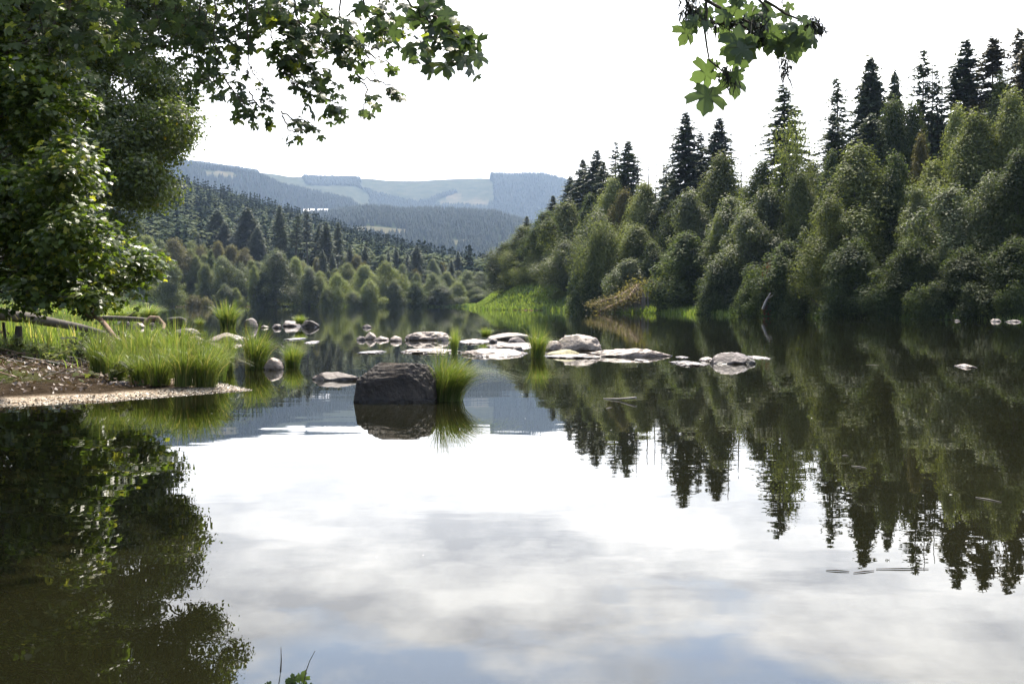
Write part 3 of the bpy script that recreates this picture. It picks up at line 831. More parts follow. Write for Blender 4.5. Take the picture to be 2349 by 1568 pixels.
for i in range(60):
    x = 325 + i * 13.7 + rf.uniform(-8, 8); D = np.interp(x, [320, 700, 1150], [430, 440, 470]) + rf.uniform(-15, 25)
    y = 348.7 + .4296 * np.interp((x - 321) / .4296, [0, 300, 700, 1100, 1500, 1950], [500, 545, 600, 630, 650, 660]) + rf.uniform(0, 16)
    plant(rf.choice(['slim', 'tall2', 'tall', 'tall']), x, y - rf.uniform(0, 14), D, 'tree crown crowded behind the front trees of the far bank', group='crowded trees behind the far bank row', tone=rf.choice(['olive', 'dark', 'grey', 'yellow']), width=rf.uniform(34, 56))
for i in range(120):
    a = math.radians(rf.uniform(-27, 4)); r_ = rf.uniform(445, 620); X, Y = math.sin(a) * r_, math.cos(a) * r_
    if shore(np.array([X]), np.array([Y]))[0] < 30: continue
    k = rf.choice(['ragged', 'tall2', 'round', 'tall', 'con2', 'con']); hgt = rf.uniform(10, 17) if 'con' not in k else rf.uniform(14, 22)
    plant_at(k, X, Y, tz(X, Y) - .2, hgt / KIND[k]['H'] * rf.uniform(.9, 1.3), hgt / KIND[k]['H'], 'broadleaf crown on the slope above the far bank' if 'con' not in k else 'smaller conifer on the slope above the far bank', group='broadleaf trees on the slope above the far bank' if 'con' not in k else 'smaller conifers on the slope above the far bank', tone=None if 'con' in k else rf.choice(['olive', 'dark', 'grey', 'olive', 'brown']))
GR = 'brown brush heaps by the boat'
for x, y, D, w, lab in [(448, 684, 372, 56, 'brown brush heap left of the boat'), (478, 689, 371, 36, 'smaller brown brush heap touching the boat')]:
    plant('shrub', x, y, D, lab, cat='brush heap', name='brush_heap', tone='brown', width=w, group=GR, hmin=2)

# boat
bp_ = gp(507, 702.6, 0); bo = tagit(empty('motor_boat', bp_, .25), 'small white motor boat with a teal canopy moored at the far bank', 'boat')
hb = MB(); hs = [(-3.0, .95, .75), (-1, 1.15, .75), (1, 1.05, .85), (2.4, .55, 1.0), (3.1, .05, 1.1)]
V = []
for y, w, h in hs: V += [(-w, y, h), (-w * .7, y, -.2), (w * .7, y, -.2), (w, y, h)]
Fq = [(4 * i + k, 4 * i + k + 1, 4 * i + k + 5, 4 * i + k + 4) for i in range(4) for k in range(3)] + [(4 * i, 4 * i + 4, 4 * i + 7, 4 * i + 3) for i in range(4)] + [(0, 3, 2, 1)]
hb.add(V, Fq); obj('hull', hb.mesh('hull', M['white']), bo)
cb = MB(); cb.box((0, .2, 1.2), (.85, 1.0, .38)); obj('cabin', cb.mesh('cabin', M['white']), bo)
wb = MB(); wb.box((0, .2, 1.72), (.72, .85, .14)); obj('windows', wb.mesh('windows', M['glass']), bo)
rb = MB(); rb.box((0, -.1, 1.98), (1.0, 1.5, .1))
for sx in (-1, 1):
    for sy in (-1.4, 1.2): rb.tube([(sx * .85, sy, .75), (sx * .85, sy, 1.9)], .04, 5)
obj('canopy', rb.mesh('canopy', M['teal']), bo)

# sheds far up the valley slope
for x0, x1, y, lab in [(697, 722, 487.5, 'longer white roofed shed on the hazy slope'), (729, 756, 486.5, 'thin white roofed shed right of the longer one')]:
    D = 2640; pa, pb = pt(x0, y, D), pt(x1, y, D); L = (pb - pa).length / 2; h = 7 if x0 < 700 else 4
    z = tz((pa.x + pb.x) / 2, D)
    sh = tagit(empty('farm_shed', ((pa.x + pb.x) / 2, D, z)), lab, 'shed', 'white sheds on the hill')
    z1 = max(pa.z - z, 14)
    wb = MB(); wb.box((0, 0, z1 / 2), (L * .98, 9, z1 / 2)); obj('wall', wb.mesh('wall', M['roof']), sh)
    rb = MB(); rb.add([(-L, -10, z1), (L, -10, z1), (L, 0, z1 + h), (-L, 0, z1 + h), (L, 10, z1), (-L, 10, z1)], [(0, 1, 2, 3), (3, 2, 4, 5)]); rb.add([(-L, -10, z1), (-L, 0, z1 + h), (-L, 10, z1), (L, -10, z1), (L, 10, z1), (L, 0, z1 + h)], [(0, 1, 2), (3, 4, 5)])
    obj('roof', rb.mesh('roof', M['roof']), sh)

# ------------------------------------------------------------------ forest on the hills (read as one mass)
def spire_template():
    V, Fa = [], []
    for zb, zt, r in ((.05, .55, .24), (.28, .80, .19), (.52, 1.0, .12)):
        n = 8; s = len(V)
        V += [(math.cos(i * 2 * math.pi / n) * r * (1 if i % 2 else .62), math.sin(i * 2 * math.pi / n) * r * (1 if i % 2 else .62), zb - (.03 if i % 2 else 0)) for i in range(n)] + [(0, 0, zt)]
        Fa += [(s + i, s + (i + 1) % n, s + n) for i in range(n)]
    return np.array(V), np.array(Fa)


def tuft_template(seed):
    rg = np.random.default_rng(seed); Cn, T, Nn, Sz = [], [], [], []
    for i in range(9):
        t = i / 9; z = .08 + .9 * t; R_ = .20 * (1 - t) ** .75 + .012
        for k in range(6 if t < .75 else 4):
            a = k * 1.05 + i * .7 + rg.normal() * .25; q = R_ * rg.uniform(.7, 1.15); v = np.array([math.cos(a), math.sin(a), -.75])
            Cn.append(np.array([math.cos(a), math.sin(a), 0]) * q * .5 + [0, 0, z - q * .3]); T.append(v); Nn.append([math.cos(a) * .6, math.sin(a) * .6, .8]); Sz.append(q * 1.5 + .03)
    Cn.append(np.array([0, 0, .97])); T.append(np.array([0, 0, 1.])); Nn.append([.2, 1, 0]); Sz.append(.1)
    return leaf_quads(np.array(Cn), np.array(Nn), np.array(Sz), .75, rg, np.array(T))


def ball_template(seed, n=130):
    rg = np.random.default_rng(seed); d = unit(rg.normal(size=(n, 3)) + [0, 0, .3])
    P = d * rg.uniform(.7, 1, n)[:, None] * [.36, .36, .42] + [0, 0, .52]
    V, Fq = leaf_quads(P, d + [0, 0, .5], .17, .8, rg); return V, Fq


def scatter(name, V0, F0, P, h, w, mat, label, tints=None):
    n = len(P); a = RG.uniform(0, 6.28, n); c, s = np.cos(a)[:, None], np.sin(a)[:, None]
    X = V0[None, :, 0] * c - V0[None, :, 1] * s; Y = V0[None, :, 0] * s + V0[None, :, 1] * c
    V = np.stack([X * w[:, None] + P[:, :1], Y * w[:, None] + P[:, 1:2], V0[None, :, 2] * h[:, None] + P[:, 2:3]], -1).reshape(-1, 3)
    Fa = (F0[None] + (np.arange(n) * len(V0))[:, None, None]).reshape(-1, F0.shape[1])
    t = RG.random(n) if tints is None else tints
    return tagit(obj(name, make_mesh(name, V, Fa, mat, np.repeat(t, len(F0)))), label, 'forest', None, 'stuff')


def hillpts(n, r0, r1, a0=-30, a1=14):
    a = np.radians(RG.uniform(a0, a1, n)); r = np.sqrt(RG.uniform(r0 * r0, r1 * r1, n))
    x, y = np.sin(a) * r, np.cos(a) * r; return np.stack([x, y, terrain(x, y)], -1)


def visible(P, hh, lim=-6):
    """drop trees that a nearer slope hides"""
    keep = np.ones(len(P), bool); top = P[:, 2] + hh
    for f in (.35, .5, .6, .7, .8, .88, .94, .98):
        q = P[:, :2] * f; los = CAMZ + (top - CAMZ) * f
        keep &= terrain(q[:, 0], q[:, 1]) < los + 4
    return keep


P = hillpts(16000, 540, 1160); d = shore(P[:, 0], P[:, 1]); hh = 7 + 19 * RG.random(len(P)) ** 1.4; k = (d > 28) & visible(P, hh); P, hh = P[k], hh[k]
ball = RG.random(len(P)) < np.interp(np.hypot(P[:, 0], P[:, 1]), [540, 1050], [.6, .2])
scatter('hillside_forest', *tuft_template(3), P[~ball], hh[~ball], hh[~ball] * RG.uniform(.75, 1.7, (~ball).sum()), M['far_con'], 'conifer forest covering the nearer left hillside behind the far bank')
scatter('hillside_woods', *ball_template(5), P[ball], hh[ball] * .8, hh[ball] * RG.uniform(.7, 1.1, ball.sum()), M['far_pale'], 'pale broadleaf woods mixed into the nearer left hillside')
P = hillpts(42000, 1700, 4150, -26, 13); hh = RG.uniform(13, 21, len(P)); k = visible(P, hh) & (land_cover(P) < .1); P, hh = P[k], hh[k]
scatter('valley_forest', *spire_template(), P, hh, hh * 1.15, M['far'], 'hazy dark forest on the middle hills of the valley')
P = hillpts(42000, 4250, 5350, -26, 13); hh = RG.uniform(16, 30, len(P)); xs, ys = xd_yd(P)
right_stand = (xs > 1122)
k = visible(P, hh) & (land_cover(P) < .1); P, hh, right_stand = P[k], hh[k] * 1.0, right_stand[k]
hh = np.where(right_stand, hh * 1.7, hh * .6)
scatter('ridge_forest', *spire_template(), P, hh, np.where(right_stand, 26, hh * 1.5) * 1.3, M['far'], 'bluish forest stands on the farthest ridge beside the clearcuts')

# ------------------------------------------------------------------ rocks
def rock(label, x0, x1, yt, yb, mat, depth=None, boxy=1.0, rough=.13, seed=0, name='boulder', h=None, group=None, sub=4, shear=0, z0=0.0, fine=.05, cuts=None):
    D0 = gp((x0 + x1) / 2, yb, z0).y
    if depth is None:          # a flat slab: its far edge is the top row
        dd = max(.3, gp((x0 + x1) / 2, yt, z0 + (h or .05)).y - D0)
    else: dd = (x1 - x0) * mpp(D0) * depth
    Dc = D0 + dd / 2; w = (x1 - x0) * mpp(Dc) * .98; cx = ray((x0 + x1) / 2, yb)[0] * Dc
    if h is None: h = max(.04, pt((x0 + x1) / 2, yt, Dc).z - z0)
    import bmesh
    bm = bmesh.new(); bmesh.ops.create_icosphere(bm, subdivisions=sub, radius=1)
    off = Vector((seed * 7.13, seed * 3.7, seed * 1.9))
    rr2 = random.Random(seed)
    cl_ = [(Vector(c).normalized(), d) for c, d in cuts] if cuts else [(Vector((rr2.uniform(-1, 1), rr2.uniform(-1, 1), rr2.uniform(0, 1.1))).normalized(), rr2.uniform(.72, .9)) for _ in range(5)]
    for v in bm.verts:
        p = v.co.copy()
        if boxy != 1: p = Vector([math.copysign(abs(c) ** boxy, c) for c in p])
        k = 1 + rough * mnoise.noise(p * 1.3 + off) + rough * .55 * mnoise.noise(p * 3.1 + off * 2) + fine * mnoise.noise(p * 8 + off) + fine * .5 * mnoise.noise(p * 19 + off)
        k -= .5 * rough * abs(mnoise.noise(p * 2.2 + off * 3))
        p *= k
        for cn, cd in cl_:
            e = p.dot(cn) - cd
            if e > 0: p -= cn * e * .93
        p *= 1 + fine * .6 * mnoise.noise(p * 14 + off) + fine * .35 * mnoise.noise(p * 33 + off)
        if shear: p.x += shear * max(p.z, 0) * (1 if p.x < 0 else .2)
        v.co = Vector((p.x * w / 2, p.y * dd / 2, p.z * h * (1.05 if p.z > 0 else .6) ))
    me = bpy.data.meshes.new(name); bm.to_mesh(me); bm.free()
    me.polygons.foreach_set('use_smooth', np.ones(len(me.polygons), dtype=bool)); me.materials.append(M[mat])
    o = obj(name, me); o.location = (cx, Dc, z0)
    return tagit(o, label, 'rock', group)


GK = 'rocks standing in the river'
rock('big dark block-shaped boulder with a sloping left side, half in water beside the arching grass', 810, 1008, 832, 923, 'basalt', .75, .34, .06, 3, sub=6, fine=.045, group=GK, cuts=[((.06, .12, 1), .93), ((-.68, 0, .73), .96), ((-.1, -.62, .78), 1.08), ((-1, -.1, .16), .97), ((.5, -.6, .5), 1.12), ((.1, -1, .05), .93), ((.5, .3, .85), 1.05)])
for a in [
    ('low light brown rock just left of the big dark boulder', 719, 832, 853, 872, 'brownrock', .5, .8, .2, 5),
    ('little dark stone, left end of a small row in mid river', 815, 839, 771, 780, 'brownrock', .8, .8, .2, 7),
    ('rounded stone perched highest in the small row in mid river', 836, 864, 762, 778, 'tan', .8, .8, .15, 8),
    ('flat stone at the right of the small row in mid river', 856, 893, 770, 780, 'granite', .8, .9, .2, 9),
    ('small rounded stone between the small row and the wide pale mound', 895, 924, 769, 782, 'granite', .8, .9, .2, 10),
    ('wide pale mounded rock left of the slim grass clump', 927, 1036, 758, 780, 'granite', .7, .9, .14, 11),
    ('dark lump at the front left foot of the wide pale mound', 935, 962, 768, 780, 'brownrock', .6, .8, .2, 12),
    ('dark lump at the front right foot of the wide pale mound', 1000, 1030, 770, 781, 'brownrock', .6, .8, .2, 13),
    ('long dark-topped ledge behind the central slabs', 1112, 1216, 763, 778, 'tan', .5, .85, .2, 14),
    ('smooth dark rounded stone in front of the long ledge', 1164, 1206, 773, 788, 'brownrock', .8, .9, .1, 15),
    ('small stone left of the smooth dark rounded stone', 1120, 1141, 775, 785, 'brownrock', .8, .9, .2, 16),
    ('small dark stone lying on the central slab by the tall river grass', 1176, 1200, 792, 803, 'brownrock', .8, .8, .2, 17),
    ('pale round rock touching the right of the tall river grass', 1246, 1288, 778, 803, 'granite', .9, .9, .12, 18),
    ('largest domed tan boulder of the mid river rocks', 1268, 1384, 769, 804, 'tan', .8, .85, .12, 19),
    ('yellowish lichen-covered low rock in front of the domed tan boulder', 1252, 1334, 801, 816, 'lichen', .7, .9, .15, 20),
    ('small dark stone sitting on the long right slab', 1419, 1441, 799, 811, 'brownrock', .8, .7, .15, 21),
    ('dark rounded rock at the right end of the river rocks', 1632, 1728, 808, 834, 'brownrock', .6, .8, .12, 22),
    ('small broken stone at the right foot of the dark rounded rock', 1708, 1734, 821, 834, 'basalt', .8, .8, .2, 23),
    ('grey-brown domed rock near the left bank, behind the grass mass', 397, 461, 752, 769, 'brownrock', .8, .9, .14, 24),
    ('wide pale flat-topped rock behind the left tussocks', 481, 571, 763, 783, 'granite', .9, .85, .1, 25),
    ('upright brown rock at the right side of the far bushy tussock', 561, 592, 729, 751, 'brownrock', .9, .7, .15, 26),
    ('small low stone right of the upright brown rock', 598, 617, 745, 751, 'brownrock', .8, .9, .2, 27),
    ('small tan stone left of the grass-topped rocks', 621, 646, 743, 752, 'brownrock', .8, .9, .2, 28),
    ('dark rock under the left of the small grass top', 644, 690, 735, 748, 'brownrock', .8, .8, .2, 29),
    ('dark rough rock at the right of the small grass top', 690, 731, 734, 750, 'basalt', .8, .8, .25, 30),
    ('smooth pale rock between the two right-hand left-bank tussocks', 604, 649, 820, 848, 'granite', .8, .9, .12, 31),
    ('small dark stone alone in the water beyond the mid river row', 831, 853, 744, 751, 'brownrock', .6, .9, .2, 32),
    ('dark angular rock by the far left logs', 266, 296, 729, 747, 'brownrock', .8, .7, .2, 33),
    ('pale low stone among the far left rocks', 304, 333, 739, 751, 'granite', .8, .9, .2, 34),
    ('little round stone under the arched root', 343, 358, 738, 748, 'tan', .8, .9, .2, 35),
    ('dark square-ended block near the far left rocks', 382, 429, 727, 747, 'basalt', .7, .5, .12, 36),
    ('pale stone small and low, in front of the grey-brown domed rock', 430, 468, 769, 781, 'granite', .8, .9, .2, 37),
    ('pale shore stone, leftmost of those under the right bank trees', 2190, 2203, 732, 736, 'brownrock', .8, .8, .2, 38),
    ('largest pale shore stone under the right bank trees', 2272, 2296, 731, 737, 'tan', .8, .8, .25, 39),
    ('long low pale shore stone at the right edge', 2306, 2346, 733, 738, 'brownrock', .6, .8, .25, 40),
]:
    rock(*a[:8], a[8], a[9], group=GK, sub=5 if a[0].startswith(('largest domed', 'wide pale', 'low light', 'dark rounded')) else 4)
for lab, x0, x1, yt, yb, mat, h, sd in [
    ('long pale flat slab left of the slim grass clump', 912, 1062, 796, 810, 'granite', .10, 51), ('broad pale slab right of the slim grass clump', 1050, 1222, 796, 819, 'granite', .14, 52),
    ('thin pale tongue of rock behind the broad slab', 1050, 1128, 775, 788, 'granite', .10, 53), ('pale shelf between the long ledge and the broad slab', 1120, 1230, 782, 800, 'granite', .12, 54),
    ('pale skirt of rock under the lichen-covered rock', 1246, 1384, 806, 821, 'granite', .07, 55), ('long pale slab tapering out to the right of the domed boulder', 1342, 1548, 798, 818, 'granite', .20, 56),
    ('thin bright flat rock awash, left of the pair', 1452, 1488, 822, 827, 'granite', .03, 57), ('thin bright flat rock awash, right of the pair', 1549, 1579, 815, 820, 'granite', .03, 58),
    ('pale flat slab standing in for the bright wet rim near the dark rounded rock', 1540, 1617, 823, 839, 'granite', .05, 59), ('pale flake left of the dark rounded rock', 1605, 1637, 817, 828, 'granite', .08, 60),  # first slab's pale colour imitates a bright wet rim
    ('bright disc-like flat rock right of the dark rounded rock', 1716, 1760, 813, 823, 'granite', .04, 61), ('single white rock tip alone toward the right of the river', 2196, 2231, 832, 843, 'granite', .06, 62),
    ('low rock barely awash in front of the small mid river row', 823, 881, 801, 811, 'brownrock', .05, 63), ('dark low rock barely awash right of the left tussocks', 660, 696, 772, 780, 'brownrock', .05, 64),
    ('small pale rock tip awash right of the left tussocks', 705, 732, 779, 787, 'granite', .05, 65)]:
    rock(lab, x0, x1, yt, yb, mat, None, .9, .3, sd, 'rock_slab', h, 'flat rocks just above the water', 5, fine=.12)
rock('low dark stone with the dark reflection put into its colour, on the pale slab', 1550, 1600, 824, 836, 'basalt', None, .9, .2, 66, 'boulder', .07, GK)  # stone made dark to imitate the reflection inside the bright rim

# ------------------------------------------------------------------ grass
def tussock_mesh(name, n, spread, bw, lean=(0, 0), seed=0, curl=1.0, mat='grass'):
    """unit-height clump of arching blades"""
    rg = np.random.default_rng(seed)
    az = rg.uniform(0, 2 * np.pi, n); rt = np.sqrt(rg.random(n)) * .32 * spread
    L = .35 + .85 * rg.random(n) ** .75; out = (.06 + .80 * rg.random(n) ** .9) * spread * curl
    d = np.stack([np.cos(az), np.sin(az)], -1)
    base = d * rt[:, None] * rg.uniform(.4, 1, n)[:, None]
    tip = d * out[:, None] * L[:, None] + np.array(lean) * L[:, None] * rg.uniform(.4, 1.4, n)[:, None]
    K = 6; V = []
    side = np.stack([-np.sin(az + rg.normal(size=n) * .8), np.cos(az + rg.normal(size=n) * .8)], -1)
    tl = np.linalg.norm(tip, axis=1)
    for k in range(K):
        s = k / (K - 1)
        xy = base + tip * s ** 1.7
        z = L * (s - .55 * np.clip(tl, 0, 1.2) * s ** 2.8)
        w = bw * (1 - s) ** .7 * rg.uniform(.95, 1.05) * (.6 + .4 * rg.random(n)) + .0008
        c = np.concatenate([xy, z[:, None]], 1); o3 = np.concatenate([side * w[:, None], np.zeros((n, 1))], 1)
        V += [c - o3, c + o3]
    V = np.stack(V, 1)                                  # n, 2K, 3
    Fa = np.concatenate([np.array([(2 * k, 2 * k + 1, 2 * k + 3, 2 * k + 2)]) for k in range(K - 1)])
    Fa = (Fa[None] + (np.arange(n) * 2 * K)[:, None, None]).reshape(-1, 4)
    return make_mesh(name, V.reshape(-1, 3), Fa, M[mat], np.repeat(rg.random(n), K - 1))


TUS = [tussock_mesh('grass_tussock', 620, 1.1, .0095, (.22, 0), 1), tussock_mesh('grass_tussock', 600, 1.1, .0095, (.1, .05), 2), tussock_mesh('grass_tussock', 520, .95, .010, (.05, 0), 3)]
GT = 'grass tussocks by the river'
def tussock(x, yb, yt, w, lab, k=0, z0=0.0, me=None, group=GT, wid=1.15):
    p = gp(x, yb, z0); p.y += .12; h = (yb - yt) * mpp(p.y)
    o = obj('grass_tussock', me or TUS[k]); o.location = p; o.rotation_euler = (0, 0, random.uniform(-.6, .6))
    sx = w * mpp(p.y) / wid * .9; o.scale = (sx, sx, h / .74 * random.uniform(.92, 1.1))
    return tagit(o, lab, 'grass tussock', group)


for x, yb, yt, w, z0, k, lab in [
    (466, 888, 800, 112, .05, 0, 'front right tussock of the sunlit grass mass, tipping over the gravel edge'), (418, 886, 796, 96, .08, 1, 'front tussock second from the right in the sunlit grass mass'),
    (362, 884, 806, 92, .08, 0, 'front tussock in the middle of the sunlit grass mass'), (316, 882, 812, 84, .08, 1, 'front tussock left of the middle of the sunlit grass mass'),
    (264, 876, 800, 84, .10, 0, 'front left tussock of the sunlit grass mass'), (222, 862, 764, 80, .12, 1, 'dark leafy tussock at the left end of the grass mass'),
    (340, 846, 752, 116, .15, 0, 'tall back tussock behind the middle of the grass mass'), (406, 850, 756, 110, .12, 1, 'tall back tussock behind the right of the grass mass'),
    (450, 852, 778, 96, .08, 0, 'rear right tussock of the grass mass leaning over the water'), (290, 838, 756, 100, .2, 1, 'rear tussock beside the leaning branch'),
    (380, 868, 790, 90, .08, 2, 'bright short tussock inside the grass mass'), (300, 862, 790, 84, .1, 2, 'bright short tussock near the foot of the leaning branch'),
    (492, 874, 790, 80, .02, 1, 'outermost tussock of the grass mass reaching toward the river'),
    (522, 840, 772, 52, 0, 2, 'narrow upright tussock standing in water right of the grass mass'), (584, 845, 764, 98, 0, 0, 'rounded full tussock in the water beside the smooth pale rock'),
    (668, 840, 788, 64, 0, 1, 'small rounded tussock furthest right on the left side'), (522, 751, 704, 84, 0, 2, 'far bushy tussock next to the upright brown rock'),
    (456, 750, 729, 30, 0, 1, 'small far tussock left of the bushy one'), (687, 742, 724, 42, .25, 2, 'small grass top on the dark far rocks'),
    (1042, 813, 768, 34, 0, 2, 'slim upright grass clump between the pale slabs'), (1234, 819, 762, 64, 0, 0, 'tall river grass clump beside the pale round rock'),
    (1115, 773, 755, 46, .05, 2, 'short dull grass tuft behind the central slabs'), (340, 728, 702, 74, .2, 1, 'bright far grass tussock on the left bank edge'),
    (300, 730, 704, 70, .3, 2, 'second bright far grass tussock further left on the bank edge'), (268, 733, 707, 66, .3, 0, 'shaded far grass tussock under the low branches')]:
    tussock(x, yb, yt, w, lab, k, z0)
big = tussock_mesh('grass_tussock', 1000, 1.05, .0066, (.55, -.03), 9)
p = gp(1026, 922, 0); o = obj('grass_tussock', big); o.location = (p.x, p.y + .3, 0); o.scale = (.80, .78, .98); o.rotation_euler = (0, 0, .05)
tagit(o, 'large arching grass tussock swept to the right against the big dark boulder', 'grass tussock', GT)


def blades(name, P, h, w, mat, label, lean=.35):
    n = len(P); az = RG.uniform(0, 6.28, n); l = np.stack([np.cos(az), np.sin(az), np.zeros(n)], -1)
    sd = np.stack([-np.sin(az), np.cos(az), np.zeros(n)], -1) * w[:, None]
    up = np.array([0, 0, 1.]) * h[:, None]; ln = l * (h * RG.uniform(.1, 1, n) * lean)[:, None]
    V = np.stack([P - sd, P + sd, P + up * .55 + ln * .35 + sd * .7, P + up * .55 + ln * .35 - sd * .7, P + up + ln], 1).reshape(-1, 3)
    b = (np.arange(n) * 5)[:, None]
    me = make_mesh(name, V, [np.array([0, 1, 2, 3]) + b, np.array([3, 2, 4]) + b], M[mat], np.concatenate([RG.random(n)] * 2))
    return tagit(obj(name, me), label, 'grass', None, 'stuff')


def bankpts(n, x0, x1, y0, y1, d0, d1):
    x = RG.uniform(x0, x1, n * 8); y = RG.uniform(y0, y1, n * 8); d = shore(x, y); k = (d > d0) & (d < d1); x, y = x[k][:n], y[k][:n]
    return np.stack([x, y, terrain(x, y) - .03], -1)


P = np.vstack([bankpts(9000, -14, 24, 150, 305, -.4, 5.5), bankpts(9000, -14, 20, 165, 300, 4, 16), bankpts(14000, 14, 64, 62, 170, -1.2, 1.8)]); n = len(P)
r = np.hypot(P[:, 0], P[:, 1]); P = P[np.argsort(r)]; r = np.sort(r)
blades('bank_grass', P, RG.uniform(.35, 1.1, n), r * .0007 + .02, 'grass_bright', 'bright green grass fringe along the right bank waterline', .5)
P = bankpts(9000, -90, 30, 300, 420, -.5, 6); P = P[P[:, 1] > 240]; n = len(P)
blades('far_bank_grass', P, RG.uniform(.3, 1.3, n), np.full(n, .28), 'grass_bright', 'pale grass strip along the far bank waterline', .5)
P = bankpts(15000, -24, -6, 17, 50, 2.2, 9); P2 = bankpts(9000, -75, -16, 45, 170, .2, 12); P = np.vstack([P, P2]); n = len(P)
k = (wob(P[:, 0], P[:, 1], 1.1, 4) > np.interp(P[:, 1], [20, 30, 45], [.25, .0, -.45])) & ~((P[:, 1] < 21) & (P[:, 0] < -8.2))
P = P[k]; n = len(P); r = np.hypot(P[:, 0], P[:, 1])
blades('left_bank_grass', P, RG.uniform(.15, .62, n) * np.clip(r / 30, .8, 1.4), r * .0004 + .004, 'grass', 'tall green grass growing over the left bank under the trees', .6)
P = bankpts(2500, -6, 8, -6, 3.3, .4, 7); n = len(P)
blades('near_bank_grass', P, RG.uniform(.1, .3, n), np.full(n, .004), 'grass', 'short grass on the near bank below the camera', .8)

# gravel bar pebbles and litter
x = RG.uniform(-14, -4, 60000); y = RG.uniform(12.5, 20.5, 60000); d = shore(x, y); k = (d > -.15) & (d < .55) & (RG.random(60000) < np.interp(x, [-14, -9, -7, -4], [.18, .3, .8, 1])); x, y = x[k][:9000], y[k][:9000]
P = np.stack([x, y, np.maximum(terrain(x, y), -.01) + .012], -1); n = len(P)
V, Fq = leaf_quads(P, RG.normal(size=(n, 3)) * .35 + [0, 0, 1], RG.uniform(.018, .055, n), .7)
pm = leaf_mat('pale_gravel', (.16, .125, .085), (.46, .40, .31), trans=0, rough=.45, spec=.4)
tagit(obj('gravel', make_mesh('gravel', V, Fq, pm, RG.random(n))), 'pale sunlit gravel and dry litter on the left bar', 'gravel', None, 'stuff')
x = RG.uniform(-15, -5, 9000); y = RG.uniform(16, 26, 9000); d = shore(x, y); k = (d > 1.0) & (d < 7); x, y = x[k][:2600], y[k][:2600]; n = len(x)
P = np.stack([x, y, terrain(x, y) + RG.uniform(.01, .12, n)], -1)
V, Fq = leaf_quads(P, RG.normal(size=(n, 3)) * .6 + [0, 0, 1], RG.uniform(.05, .14, n), .45)
tagit(obj('leaf_litter', make_mesh('leaf_litter', V, Fq, leaf_mat('dry_leaves', (.05, .03, .02), (.15, .10, .065), trans=.1), RG.random(n))), 'dry brown leaves and twigs strewn on the shaded left bar', 'leaf litter', None, 'stuff')
n = 110; x = RG.uniform(-7, 14, n * 2); y = RG.uniform(6, 34, n * 2); k = shore(x, y) < -1; x, y = x[k], y[k]; n = len(x)
V, Fq = leaf_quads(np.stack([x, y, np.full(n, .006)], -1), np.tile([0, 0, 1.], (n, 1)) + RG.normal(size=(n, 3)) * .05, RG.uniform(.008, .03, n), .5, fold=0)
tagit(obj('debris', make_mesh('debris', V, Fq, leaf_mat('fluff', (.35, .33, .28), (.6, .58, .52), trans=0), RG.random(n))), 'tiny pale leaf flecks drifting on the water', 'floating flecks', None, 'stuff')


# ------------------------------------------------------------------ logs, sticks and posts
def stick(name, pts, rad, mat, label, cat, group=None, extra=(), n=7):
    O = Vector(pts[0]); m = MB()
    m.tube([tuple(Vector(p) - O) for p in pts], rad, n)
    for pp, rr_ in extra: m.tube([tuple(Vector(p) - O) for p in pp], rr_, 5)
    o = obj(name, m.mesh(name, M[mat], True)); o.location = O
    return tagit(o, label, cat, group)


stick('fallen_log', [pt(-60, 704, 31), pt(0, 719, 32), pt(70, 729, 33), pt(130, 740, 34), pt(190, 751, 35), pt(240, 764, 36)], [.24, .22, .19, .16, .13, .10], 'bark', 'thick dark fallen trunk slanting in from the left edge under the foliage', 'log', 'fallen wood on the left bank',
      [([pt(160, 744, 34.5), pt(172, 766, 34), pt(165, 775, 33.5)], [.03, .015])])
stick('leaning_branch', [pt(206, 705, 25.5), pt(218, 722, 25), pt(236, 738, 24.6), pt(258, 766, 24), pt(286, 794, 23.4), pt(314, 820, 23)], [.05, .06, .065, .06, .05, .045], 'bark_red', 'reddish brown branch leaning down into the sunlit grass', 'branch', 'fallen wood on the left bank',
      [([pt(226, 730, 25), pt(205, 726, 25), pt(196, 718, 25)], [.03, .012]), ([pt(218, 722, 25), pt(230, 708, 25.4)], [.03, .012])])
stick('fallen_log', [pt(236, 729, 58), pt(280, 730, 57), pt(322, 732, 56), pt(360, 736, 55)], [.16, .15, .13, .10], 'bark', 'thin dark log lying level behind the far left rocks', 'log', 'fallen wood on the left bank', [([pt(290, 729, 57), pt(300, 722, 57), pt(312, 713, 57)], [.06, .02])])
stick('arched_root', [pt(330, 742, 47), pt(346, 729, 47), pt(362, 730, 47), pt(376, 744, 47), pt(374, 756, 46.5)], [.12, .14, .13, .11, .08], 'bark_red', 'arched brown root bending over the far left stones', 'root', 'fallen wood on the left bank')
stick('dead_post', [pt(40, 790, 27), pt(42, 768, 27), pt(43, 747, 27)], [.11, .10, .09], 'bark', 'short dark broken stump in the grass by the left edge', 'stump', 'fallen wood on the left bank')
stick('dead_post', [pt(14, 786, 28), pt(10, 762, 28), pt(8, 738, 28)], [.05, .05, .04], 'bark', 'thin dark upright stem at the left edge below the fallen trunk', 'stump', 'fallen wood on the left bank')
tk = []
for i in range(26):
    x, y = RG.uniform(-10, 210), RG.uniform(836, 884); p = gp(x, y, .1); a = RG.uniform(-.35, .35) + (math.pi if i % 2 else 0); L = RG.uniform(.3, 1.1)
    p.z = tz(p.x, p.y) + .03; q = p + Vector((math.cos(a) * L, math.sin(a) * L, 0)); q.z = tz(q.x, q.y) + RG.uniform(.03, .25); m = (p + q) / 2 + Vector((0, 0, RG.uniform(-.02, .1)))
    tk.append(([p, m, q], RG.uniform(.006, .016)))
